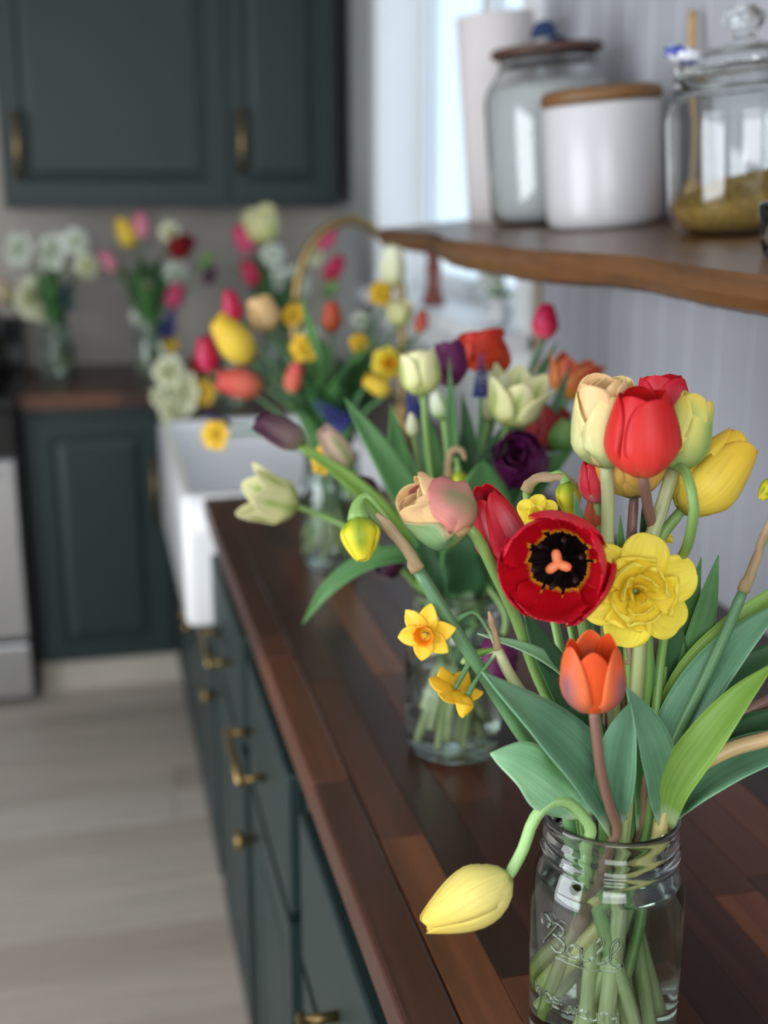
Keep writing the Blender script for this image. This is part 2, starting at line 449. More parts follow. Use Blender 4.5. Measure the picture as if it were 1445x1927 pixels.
# sink base and the unit beyond it
def plain_cab(y0, y1, ztop, label):
    base = (XF+0.3, (y0+y1)/2, 0)
    t = thing('base_cabinet', label, 'cabinet', base, 'dark green base cabinets under the wooden countertop')
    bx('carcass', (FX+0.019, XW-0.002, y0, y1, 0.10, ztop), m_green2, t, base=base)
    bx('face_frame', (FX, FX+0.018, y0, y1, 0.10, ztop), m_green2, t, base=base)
    bx('toe_kick', (FX+0.06, FX+0.07, y0, y1, 0, 0.10), m_toe, t, base=base)
    for a, b in ((y0+0.02, (y0+y1)/2-0.002), ((y0+y1)/2+0.002, y1-0.02)):
        d = panel_door('door', t, base, 'x', a, b, 0.115, ztop-0.02, FX-0.02)
        knob(d, base, (FX-0.02, b-0.04 if a < (y0+y1)/2-0.1 else a+0.04, ztop-0.12), (-1, 0, 0))
plain_cab(2.202, 3.045, CT-0.262, 'dark green two-door cabinet under the white apron sink')

# butcher-block countertop: every stave is its own board
m_walnut = wood('walnut_staves', [(46, 28, 24), (66, 38, 29), (84, 46, 31), (104, 60, 38), (134, 84, 50)], 0.33, axis=1, grain=1.0)
def countertop(y0, y1, label, fixes=(), x0=XF, x1=XW, along='y', name='countertop'):
    base = ((x0+x1)/2, (y0+y1)/2, CT-0.038)
    t = thing(name, label, 'countertop', base)
    rg = random.Random(5)
    nrow = max(1, round(((x1-x0) if along == 'y' else (y1-y0))/0.0402))
    wrow = ((x1-x0) if along == 'y' else (y1-y0))/nrow
    for i in range(nrow):
        s = (y0 if along == 'y' else x0) - rg.random()*0.5
        end = y1 if along == 'y' else x1; st = y0 if along == 'y' else x0
        brk = sorted(f[1] for f in fixes if f[0] == i)
        while s < end:
            e = s+0.28+rg.random()*0.42
            for b in brk:
                if s < b-0.05 < e: e = b; break
            a, b = max(s, st), min(e, end)
            if end-b < 0.06: b = end; e = end+1
            if b-a > 0.01:
                g = 0.00025
                if along == 'y': B = (x0+i*wrow+g, x0+(i+1)*wrow-g, a+g, b-g, CT-0.038, CT)
                else: B = (a+g, b-g, y0+i*wrow+g, y0+(i+1)*wrow-g, CT-0.038, CT)
                o = bx('stave', B, m_walnut, t, bevel=0.004 if (i == 0 and along == 'y') else 0.0005, base=base)
                tone = rg.choice([0.05, 0.15, 0.25, 0.3, 0.42, 0.5, 0.55, 0.2, 0.68])
                for f in fixes:
                    if f[0] == i and abs((a+b)/2-f[2]) < (b-a)/2: tone = f[3]
                o['tone'] = tone
            s = e
    return t
fixes = [  # row, joint, a point inside the stave, tone
    (0, 1.05, 1.2, 0.45), (0, 1.05, 0.9, 0.42), (0, 1.45, 1.3, 0.62), (0, 0.62, 0.8, 0.35),
    (1, 0.93, 0.80, 0.78), (1, 0.93, 1.05, 0.40), (1, 0.55, 0.7, 0.80),
    (2, 1.02, 1.1, 0.15), (2, 1.02, 0.92, 0.10), (2, 0.72, 0.6, 0.72),
    (3, 0.98, 1.05, 0.62), (3, 1.30, 1.5, 0.88), (3, 1.30, 1.25, 0.48), (3, 0.98, 0.85, 0.25),
    (7, 0.78, 0.6, 0.72), (7, 0.78, 0.9, 0.3), (6, 0.9, 0.7, 0.15), (8, 0.8, 0.7, 0.2)]
countertop(-0.42, 2.215, 'long reddish-brown butcher-block countertop under the flower jars', fixes)
countertop(3.035, YW, 'butcher-block countertop strip beyond the white sink', x0=XF, x1=XW)

# apron sink
m_sink = plain('fireclay_white', (242, 243, 246), 0.18, var=0.01, coat=0.3)
sb = (0.44, 2.625, CT-0.25)
sk = thing('apron_sink', 'white fireclay apron-front sink set into the wooden countertop', 'sink', sb)
sx0, sx1, sy0, sy1, sz0, sz1 = 0.135, 0.60, 2.217, 3.033, CT-0.255, CT+0.004
def rrect(x0, x1, y0, y1, r, n=5):
    P = []
    for cx, cy, a0 in ((x1-r, y1-r, 0), (x0+r, y1-r, 90), (x0+r, y0+r, 180), (x1-r, y0+r, 270)):
        for i in range(n+1):
            a = math.radians(a0+90*i/n); P.append((cx+r*math.cos(a), cy+r*math.sin(a)))
    return P
L = [(rrect(sx0+0.006, sx1-0.006, sy0+0.006, sy1-0.006, 0.018), sz0), (rrect(sx0, sx1, sy0, sy1, 0.02), sz0+0.008),
     (rrect(sx0, sx1, sy0, sy1, 0.02), sz1-0.008), (rrect(sx0+0.006, sx1-0.006, sy0+0.006, sy1-0.006, 0.02), sz1),
     (rrect(sx0+0.024, sx1-0.03, sy0+0.026, sy1-0.026, 0.03), sz1), (rrect(sx0+0.03, sx1-0.036, sy0+0.032, sy1-0.032, 0.03), sz1-0.008),
     (rrect(sx0+0.036, sx1-0.042, sy0+0.038, sy1-0.038, 0.04), sz0+0.05), (rrect(sx0+0.06, sx1-0.066, sy0+0.062, sy1-0.062, 0.05), sz0+0.028)]
V, F = [], []
n = len(L[0][0])
for P, z in L: V += [(a, b, z) for a, b in P]
for i in range(len(L)-1):
    for j in range(n):
        j2 = (j+1) % n; F.append((i*n+j, i*n+j2, (i+1)*n+j2, (i+1)*n+j))
F.append(tuple(range(n-1, -1, -1))); F.append(tuple((len(L)-1)*n+j for j in range(n)))
mesh('basin', rel(V, sb), F, m_sink, sk)
V, F = lathe([(0.0, 0.0), (0.03, 0.0), (0.042, 0.002), (0.045, 0.0)], 24, 0.4, 2.625, CT-0.226)
mesh('drain', rel(V, sb), F, m_brass, sk)
bx('sink_deck_strip', (0.601, XW-0.001, 2.216, 3.034, CT-0.038, CT), m_walnut)['tone'] = 0.3
tag(bpy.data.objects['sink_deck_strip'], 'narrow wooden strip behind the white sink that carries the faucet', 'countertop')

# faucet
fb = (0.662, 2.62, CT)
fc = thing('gooseneck_faucet', 'tall brass gooseneck faucet behind the white sink', 'faucet', fb)
V, F = lathe([(0, 0), (0.028, 0), (0.028, 0.006), (0.02, 0.012), (0.017, 0.06), (0.017, 0.09), (0.012, 0.1), (0, 0.1)], 20)
mesh('base', V, F, m_brass, fc)
arc = [Vector((0, 0, 0.09)), Vector((0, 0, 0.28)), Vector((-0.005, 0, 0.36)), Vector((-0.04, 0, 0.455)), Vector((-0.115, 0, 0.497)), Vector((-0.19, 0, 0.46)), Vector((-0.23, 0, 0.38)), Vector((-0.238, 0, 0.32))]
V, F, _ = tube(spline(arc, 40), 0.0105, 12)
mesh('spout', V, F, m_brass, fc)
V, F, _ = tube([Vector((-0.238, 0, 0.325)), Vector((-0.239, 0, 0.25)), Vector((-0.239, 0, 0.235))], [0.014, 0.016, 0.013], 14)
mesh('spray_head', V, F, m_brass, fc)
V, F, _ = tube([Vector((0, 0, 0.07)), Vector((0, -0.05, 0.075)), Vector((0, -0.11, 0.1))], [0.007, 0.006, 0.005], 10)
mesh('lever', V, F, m_brass, fc)

# ------------------------------------------------------------------ far side of the kitchen
FY = 3.56
base = (-0.02, FY+0.3, 0)
t = thing('base_cabinet', 'dark green base cabinet with one raised-panel door beside the stove', 'cabinet', base, 'dark green cabinets on the far wall')
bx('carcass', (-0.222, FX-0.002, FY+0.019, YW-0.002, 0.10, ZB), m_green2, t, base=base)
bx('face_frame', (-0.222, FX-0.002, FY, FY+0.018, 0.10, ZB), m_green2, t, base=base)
bx('toe_kick', (-0.222, FX-0.002, FY+0.012, FY+0.022, 0, 0.10), m_toe, t, base=base)
d = panel_door('door', t, base, 'y', -0.2, 0.172, 0.105, CT-0.07, FY-0.02)
bar_pull(d, base, (0.137, FY-0.02, CT-0.288), (0, 0, 1), (0, -1, 0), 0.19)
base = (0.5, 3.6, 0)
t = thing('base_cabinet', 'dark green corner cabinet beyond the white sink', 'cabinet', base, 'dark green cabinets on the far wall')
bx('carcass', (FX+0.019, XW-0.002, 3.047, YW-0.002, 0.10, ZB), m_green2, t, base=base)
bx('face_frame', (FX, FX+0.018, 3.047, FY-0.002, 0.10, ZB), m_green2, t, base=base)
panel_door('door', t, base, 'x', 3.06, FY-0.05, 0.115, CT-0.08, FX-0.02)
countertop(FY-0.025, YW, 'butcher-block countertop on the far wall beside the stove', x0=-0.226, x1=XF-0.001, along='x')

base = (0.26, 4.02, CT+0.5)
t = thing('upper_cabinet', 'dark green wall cabinet with two raised-panel doors on the far wall', 'cabinet', base)
UZ0, UZ1, UY = CT+0.511, CT+1.43, 3.87
bx('carcass', (-0.243, 0.767, UY+0.019, YW-0.002, UZ0, UZ1), m_green2, t, base=base)
bx('face_frame', (-0.243, 0.767, UY, UY+0.018, UZ0, UZ1), m_green2, t, base=base)
d = panel_door('door', t, base, 'y', -0.232, 0.418, UZ0+0.022, UZ1-0.02, UY-0.02)
bar_pull(d, base, (-0.193, UY-0.02, CT+0.692), (0, 0, 1), (0, -1, 0), 0.175, r=0.009)
d = panel_door('door', t, base, 'y', 0.428, 0.757, UZ0+0.022, UZ1-0.02, UY-0.02)
bar_pull(d, base, (0.462, UY-0.02, CT+0.705), (0, 0, 1), (0, -1, 0), 0.175, r=0.009)

# stove
m_steel = plain('brushed_steel', (190, 190, 192), 0.3, metal=1.0, var=0.05, vscale=30)
m_black = plain('black_enamel', (12, 12, 13), 0.2, var=0.1)
base = (-0.61, 3.8, 0)
t = thing('stove', 'stainless steel range with a black cooktop beside the green base cabinet', 'stove', base)
s0, s1 = -0.99, -0.23
bx('body', (s0, s1, 3.505, YW-0.01, 0.02, CT-0.03), m_black, t, 0.004, base=base)
bx('cooktop', (s0-0.003, s1+0.001, 3.47, YW-0.01, CT-0.03, CT+0.01), m_black, t, 0.006, base=base)
d = bx('oven_door', (s0+0.012, s1-0.014, 3.47, 3.506, 0.215, CT-0.17), m_steel, t, 0.006, base=base)
bx('oven_window', (s0+0.12, s1-0.13, 3.467, 3.472, 0.35, CT-0.3), m_black, d, base=base)
bar_pull(d, base, (-0.61, 3.47, CT-0.21), (1, 0, 0), (0, -1, 0), 0.6, 0.045, 0.011)
bx('control_panel', (s0+0.006, s1-0.006, 3.478, 3.506, CT-0.155, CT-0.035), m_black, t, 0.005, base=base)
for i in range(5):
    V, F, _ = tube([Vector((s0+0.1+i*0.14, 3.48, CT-0.095)), Vector((s0+0.1+i*0.14, 3.445, CT-0.095))], [0.022, 0.018], 18)
    mesh('burner_knob', rel(V, base), F, m_steel, t)
d = bx('storage_drawer', (s0+0.012, s1-0.014, 3.475, 3.506, 0.03, 0.195), m_steel, t, 0.006, base=base)
bx('back_panel', (s0, s1, YW-0.09, YW-0.01, CT+0.01, CT+0.17), m_black, t, 0.006, base=base)
for i, (a, b) in enumerate(((-0.42, 3.66), (-0.42, 3.95), (-0.8, 3.66), (-0.8, 3.95))):
    V, F = joinm(*[tube([Vector((a-0.1, b+q, CT+0.026)), Vector((a+0.1, b+q, CT+0.026))], 0.006, 6)[:2] for q in (-0.09, 0, 0.09)],
                 *[tube([Vector((a+q, b-0.1, CT+0.022)), Vector((a+q, b+0.1, CT+0.022))], 0.006, 6)[:2] for q in (-0.09, 0.09)],
                 lathe([(0.0, 0.018), (0.035, 0.018), (0.04, 0.01)], 16, a, b, CT),
                 *[tube([Vector((a+qx, b+qy, CT+0.009)), Vector((a+qx, b+qy, CT+0.022))], 0.006, 6)[:2] for qx in (-0.09, 0.09) for qy in (-0.09, 0.09)])
    mesh('burner_grate', rel(V, base), F, m_black, t, smooth=False)
V, F = lathe([(0, 0), (0.085, 0), (0.095, 0.01), (0.1, 0.05), (0.085, 0.11), (0.05, 0.14), (0, 0.15)], 28, -0.345, 3.68, CT+0.032)
kt = thing('kettle', 'black kettle on the stove burner', 'kettle', (-0.345, 3.68, CT+0.032))
mesh('body', rel(V, (-0.345, 3.68, CT+0.032)), F, m_black, kt)
V, F, _ = tube(spline([Vector((-0.08, 0, 0.1)), Vector((-0.06, 0, 0.2)), Vector((0, 0, 0.225)), Vector((0.06, 0, 0.2)), Vector((0.08, 0, 0.1))], 18), 0.008, 8)
mesh('handle', V, F, m_black, kt)
V, F, _ = tube([Vector((-0.07, 0, 0.07)), Vector((-0.12, 0, 0.12)), Vector((-0.14, 0, 0.13))], [0.018, 0.012, 0.01], 10)
mesh('spout', V, F, m_black, kt)

# ------------------------------------------------------------------ the live-edge shelf and what stands on it
SL = 0.085; SA = -math.atan(SL)
def shz(x): return CT+0.488+SL*(x-0.498)
m_shelf = wood('rough_shelf_wood', [(88, 54, 26), (108, 70, 35)], 0.36, axis=1, grain=0.7, con=1.3, spec=0.8)
rs = random.Random(8)
P = []
yy = np.linspace(0.35, 2.205, 150)
sh_o = (0.498, 0.35, shz(0.498))
ca, sa = math.cos(SA), math.sin(SA)
V, F = [], []
nx = 9
prev = 0
for i, y in enumerate(yy):
    wob = 0.012*math.sin(y*7.3)+0.006*math.sin(y*17+1)+rs.uniform(-0.0007, 0.0007) + (0.02 if y > 1.6 else 0)*min(1, (y-1.6)/0.5 if y > 1.6 else 0)
    x0 = 0.0+wob-0.004; x1 = (XW-0.498)/ca-0.002
    und = 0.037+0.003*math.sin(y*5)+rs.uniform(-0.0006, 0.0006)
    ring = [(x0+0.004, 0.0), (x0+0.05, 0.0), (x1, 0.0), (x1, -und), (x0+0.08, -und), (x0+0.012, -und), (x0+0.001, -und*0.82),
            (x0-0.003+rs.uniform(-.0008, .0008), -und*0.5), (x0, -0.008)]
    for a, b in ring: V.append((a, y-0.35, b))
n = 9
for i in range(len(yy)-1):
    for j in range(n):
        j2 = (j+1) % n; F.append((i*n+j, (i+1)*n+j, (i+1)*n+j2, i*n+j2))
F.append(tuple(range(n))); F.append(tuple((len(yy)-1)*n+j for j in range(n-1, -1, -1)))
shf = mesh('live_edge_shelf', V, F, m_shelf, smooth=True); md = shf.modifiers.new('edges', 'EDGE_SPLIT'); md.split_angle = 0.6
shf.location = sh_o; shf.rotation_euler = (0, SA, 0); shf['tone'] = 0.5
tag(shf, 'thick rough live-edge wooden shelf on the beadboard wall', 'shelf')

def on_shelf(x, y): return (x, y, shz(x)+0.0003)
TILT = (0, SA, 0)
m_ceramic = plain('white_ceramic', (200, 198, 202), 0.28, var=0.01)
m_lidlight = wood('acacia_lid_wood', [(118, 82, 44), (132, 94, 52)], 0.45, axis=0, grain=0.6)
m_liddark = wood('dark_lid_wood', [(74, 48, 38), (84, 55, 42)], 0.45, axis=0, grain=0.6)
m_paper = plain('paper_towel', (206, 200, 200), 0.9, var=0.02, bump=0.2)
m_glass_c = glass_mat('clear_canister_glass', (0.96, 0.985, 0.975))
# white canister
t = thing('ceramic_canister', 'white ceramic canister with a light wooden lid on the shelf', 'canister', on_shelf(0.70, 1.615), rot=TILT)
R = 0.080
V, F = lathe([(0, 0.0), (R-0.014, 0.0), (R-0.005, 0.003), (R-0.001, 0.01), (R, 0.02), (R, 0.158), (R-0.002, 0.162), (R-0.007, 0.163), (R-0.008, 0.15), (R-0.008, 0.02), (0, 0.012)], 56)
mesh('body', V, F, m_ceramic, t)
V, F = lathe([(0, 0.1632), (R-0.002, 0.1632), (R+0.001, 0.166), (R+0.002, 0.172), (R, 0.179), (R-0.008, 0.183), (0, 0.184)], 56)
mesh('lid', V, F, m_lidlight, t)['label'] = 'light wooden lid'
# glass canister with dark lid, filled with flour
bp = on_shelf(0.713, 1.845)
t = thing('glass_canister', 'large glass canister of white flour with a dark wooden lid', 'canister', bp, rot=TILT)
R = 0.099
outer = [(0, 0.0), (R-0.02, 0.0), (R-0.005, 0.006), (R, 0.02), (R, 0.185), (R-0.006, 0.205), (R-0.022, 0.225), (R-0.026, 0.235), (R-0.026, 0.246)]
inner = [(r-0.0035 if r > 0.01 else 0, z+(0.004 if i == 0 else 0.003)) for i, (r, z) in enumerate(outer)]; inner[-1] = (inner[-1][0], 0.246)
V, F = lathe(outer+inner[::-1], 48)
mesh('jar_glass', V, F, m_glass_c, t)
m_flour = plain('flour', (196, 197, 200), 0.9, var=0.03, bump=0.3)
V, F = lathe([(0, 0.0055)] + [(max(0, r-0.0045), z+0.005) for r, z in outer[1:5]] + [(R-0.014, 0.205), (R-0.04, 0.212), (0, 0.216)], 40)
mesh('flour', V, F, m_flour, t)
V, F = lathe([(0, 0.2465), (R-0.018, 0.2465), (R-0.014, 0.249), (R-0.014, 0.257), (R-0.018, 0.26), (0, 0.2605)], 48)
mesh('lid', V, F, m_liddark, t)['label'] = 'dark wooden lid'
# small blue shell-like scoop lying on that lid
off = Matrix.Rotation(SA, 3, 'Y') @ Vector((-0.005, -0.012, 0.2607))
t = thing('blue_scoop', 'small dark blue scoop lying on the dark wooden lid', 'scoop', tuple(Vector(bp)+off), rot=(0, SA, 0.5))
m_blue = plain('navy_glaze', (24, 48, 92), 0.3, var=0.05)
V, F = [], []
for i in range(9):
    a = math.pi*i/8
    for j in range(13):
        b = 2*math.pi*j/12
        V.append((0.026*math.sin(a/2)*math.cos(b), 0.02*math.sin(a/2)*math.sin(b), 0.032*(1-math.cos(a/2))))
for i in range(8):
    for j in range(12): F.append((i*13+j, i*13+j+1, (i+1)*13+j+1, (i+1)*13+j))
V = [(a*(1-0.35*c/0.032)-c*0.25, b, 0.0005+0.034*math.sin(math.pi*0.5*max(0, 1-(a*a/0.0009+b*b/0.0005)))) for a, b, c in V]
mesh('bowl', V, F, m_blue, t, solid=0.0015)
V, F, _ = tube([Vector((0.015, 0, 0.008)), Vector((0.03, 0, 0.012)), Vector((0.045, 0, 0.006))], [0.005, 0.004, 0.005], 8)
mesh('handle', V, F, m_blue, t)
# paper towel roll
t = thing('paper_towel_roll', 'tall white paper towel roll standing at the far end of the shelf', 'paper towel', on_shelf(0.712, 2.075), rot=TILT)
rp = [(0.02, 0.0)]+[(0.064, 0.0), (0.0655, 0.002), (0.0655, 0.333), (0.064, 0.335)]+[(0.02, 0.335)]
V, F = lathe(rp, 48, closed=True)
mesh('roll', V, F, m_paper, t)
V, F = lathe([(0.0195, 0.0005), (0.0195, 0.3345), (0.018, 0.3345), (0.018, 0.0005)], 24, closed=True)
mesh('cardboard_core', V, F, plain('cardboard', (150, 120, 88), 0.8, var=0.05), t)
# big glass jar with wire bail, glass lid and grain inside
bp = on_shelf(0.72, 1.27)
t = thing('bail_glass_jar', 'large glass jar with a wire bail, glass lid and yellow dried grain', 'jar', bp, rot=TILT)
R = 0.085
outer = [(0, 0.0), (R-0.022, 0.0), (R-0.006, 0.007), (R, 0.024), (R, 0.125), (R-0.005, 0.142), (R-0.013, 0.152), (R-0.014, 0.158), (R-0.009, 0.162), (R-0.009, 0.168)]
inner = [(max(0, r-0.0042) if r > 0.01 else 0, z+0.004) for r, z in outer]; inner[-1] = (inner[-1][0], 0.168)
V, F = lathe(outer+inner[::-1], 56); mesh('jar_glass', V, F, m_glass_c, t)
V, F = lathe([(0, 0.1715), (R-0.012, 0.1715), (R-0.008, 0.1745), (R-0.008, 0.181), (R-0.014, 0.186), (R-0.04, 0.196), (0.016, 0.202), (0.012, 0.208), (0.02, 0.216), (0.024, 0.226), (0.018, 0.236), (0, 0.239)], 48)
mesh('lid', V, F, m_glass_c, t)['label'] = 'domed glass lid with knob'
V, F = lathe([(R-0.0135, 0.1682), (R-0.0085, 0.1682), (R-0.0085, 0.1712), (R-0.0135, 0.1712)], 48, closed=True)
mesh('rubber_gasket', V, F, plain('gasket', (120, 124, 120), 0.7), t)
m_wire = plain('steel_wire', (120, 124, 122), 0.3, metal=1.0)
V, F, _ = tube([Vector(((R-0.0075)*math.cos(a), (R-0.0075)*math.sin(a), 0.1555)) for a in np.linspace(0, 2*math.pi, 49)], 0.0022, 6, False)
mesh('wire_band', V, F, m_wire, t)
va = math.radians(196)
dv = Vector((math.cos(va), math.sin(va), 0))
V, F, _ = tube(spline([dv*(R-0.006)+Vector((0, 0, 0.155)), dv*(R+0.008)+Vector((0, 0, 0.165)), dv*(R+0.002)+Vector((0, 0, 0.185)), dv*(R-0.02)+Vector((0, 0, 0.19))], 14), 0.0024, 6)
mesh('bail', V, F, m_wire, t)
m_delft = NT('blue_white_porcelain'); nz = m_delft.noise(m_delft.coords('Object'), 90, 2)
m_delft.l(m_delft.ramp(nz, [(0.45, lin((236, 238, 244))), (0.55, lin((40, 62, 150)))]), m_delft.b.inputs['Base Color']); m_delft.b.inputs['Roughness'].default_value = 0.2
V, F = lathe([(0, -0.008), (0.008, -0.007), (0.013, -0.003), (0.013, 0.004), (0.008, 0.008), (0, 0.009)], 20)
Rm = Matrix.Translation(dv*(R+0.004)+Vector((0, 0, 0.19))) @ Matrix.Rotation(0.3, 4, 'Y') @ Matrix.Diagonal((1.6, 1.3, 1, 1))
V = [Rm @ Vector(v) for v in V]
mesh('porcelain_clasp', V, F, m_delft.m, t)['label'] = 'blue and white porcelain clasp'
m_grain = plain('dried_grain', (176, 140, 60), 0.7, var=0.35, vscale=160, bump=0.8)
prof = [(0, 0.0055)]+[(max(0, r-0.0052), z+0.0052) for r, z in outer[1:3]]+[(R-0.005, 0.03), (R-0.005, 0.045)]
V, F = lathe(prof+[(R-0.02, 0.05), (R-0.045, 0.055), (0, 0.058)], 48)
V = [(x, y, z+(0.18*x if z > 0.04 else 0)) for x, y, z in V]
go = mesh('dried_grain', V, F, m_grain, t)
rg = random.Random(2); Vg, Fg = [], []
for i in range(900):
    a = rg.random()*6.283; r = (R-0.009)*math.sqrt(rg.random()); x, y = r*math.cos(a), r*math.sin(a)
    z = 0.058-0.012*(r/R)**2+0.18*x+rg.uniform(-0.001, 0.002); s = rg.uniform(0.003, 0.0045); b = rg.random()*3
    c_ = len(Vg); ux, uy = math.cos(b)*s, math.sin(b)*s
    Vg += [(x+ux, y+uy, z), (x-ux, y-uy, z), (x-uy*.6, y+ux*.6, z), (x+uy*.6, y-ux*.6, z), (x, y, z+s*.6), (x, y, z-s*.6)]
    Fg += [(c_+p, c_+q, c_+r_) for p, q, r_ in ((0, 2, 4), (2, 1, 4), (1, 3, 4), (3, 0, 4), (2, 0, 5), (1, 2, 5), (3, 1, 5), (0, 3, 5))]
g2 = mesh('grain_kernels', Vg, Fg, m_grain, t); g2['kind'] = 'stuff'
# short drinking glass in front of it
t = thing('small_tumbler', 'short clear glass tumbler in front of the large bail jar', 'glass', on_shelf(0.60, 0.955), rot=TILT)
outer = [(0, 0.0), (0.031, 0.0), (0.035, 0.002), (0.037, 0.012), (0.0385, 0.045), (0.038, 0.046)]
inner = [(max(0, r-0.0025) if r > 0.01 else 0, z+0.005) for r, z in outer[:4]]+[(0.0362, 0.0455)]
V, F = lathe(outer+inner[::-1], 36); mesh('tumbler_glass', V, F, m_glass_c, t)
# wooden spoon leaning against the wall behind the jar
sp0 = Vector(on_shelf(0.772, 1.52)); tip = hit(1304, 22, 0, 0.800)
m_spoon = wood('spoon_wood', [(176, 142, 96), (190, 156, 108)], 0.5, axis=2, grain=1)
t = thing('wooden_spoon', 'pale wooden spoon handle standing behind the large bail jar', 'spoon', tuple(sp0))
dv2 = tip-sp0
V, F, _ = tube(spline([dv2*0.0+Vector((0, 0, 0.004)), dv2*0.06, dv2*0.2], 12), [0.004]+[0.006+0.016*math.sin(math.pi*i/11) for i in range(1, 12)], 12)
V = [Vector((v.x*1.0-0.0, v.y, v.z)) for v in V]
mesh('bowl', V, F, m_spoon, t)
V, F, _ = tube(spline([dv2*0.18, dv2*0.6, dv2*1.0], 14), [0.0055]*6+[0.006]*8, 10)
mesh('handle', V, F, m_spoon, t)

# window sill things
sill = WZ0+0.0053
pz = hit(836, 530, 2, sill); pz.x = min(pz.x, 0.86)
pz = CAM+ray(836, 531)*((sill-CAM.z)/ray(836, 531).z)
t = thing('pepper_mill', 'reddish-brown wooden pepper mill on the window sill under the shelf', 'pepper mill', (0.80, 2.86, sill))
m_mill = plain('mahogany', (118, 52, 38), 0.35, var=0.15, vscale=40)
V, F = lathe([(0, 0), (0.028, 0), (0.028, 0.012), (0.02, 0.03), (0.016, 0.06), (0.02, 0.085), (0.018, 0.1), (0.013, 0.104), (0, 0.104)], 24); mesh('body', V, F, m_mill, t)
V, F = lathe([(0, 0.1045), (0.014, 0.1045), (0.02, 0.115), (0.019, 0.128), (0.008, 0.136), (0.006, 0.142), (0, 0.143)], 24); mesh('cap', V, F, m_mill, t)

# ------------------------------------------------------------------ flower kit
GREEN = stem_mat('stem_green', (124, 158, 84), (112, 150, 74))
MINT = stem_mat('stem_mint', (150, 190, 120), (160, 196, 126))
PALE = stem_mat('stem_pale', (172, 176, 130), (150, 160, 104))
BROWN = stem_mat('stem_plum', (128, 92, 84), (124, 96, 74), (150, 170, 90))
TAN = stem_mat('stem_tan', (206, 168, 124), (188, 176, 112), (176, 190, 110))
DARKG = stem_mat('stem_dark', (84, 124, 86), (90, 132, 82))
STEMS = dict(y=GREEN, g=GREEN, m=MINT, p=PALE, b=BROWN, t=TAN, d=DARKG)
LG = leaf_mat('leaf_green', (66, 112, 62), (96, 146, 82))
LB = leaf_mat('leaf_bluegreen', (82, 128, 98), (118, 164, 128))
LM = leaf_mat('leaf_mint', (142, 196, 150), (170, 216, 172))
LD = leaf_mat('leaf_dark', (44, 84, 50), (66, 108, 66))
LY = leaf_mat('leaf_lime', (112, 152, 62), (140, 178, 78))
LEAFS = dict(g=LG, b=LB, m=LM, d=LD, y=LY)
SPATHE = petal_mat('dry_spathe', [(0.0, (176, 178, 116)), (0.15, (190, 172, 128)), (0.6, (206, 184, 150)), (1.0, (184, 158, 126))], stripe=(150, 122, 92), stripew=0.9, trans=0.15, rough=0.8, streak=0.4)

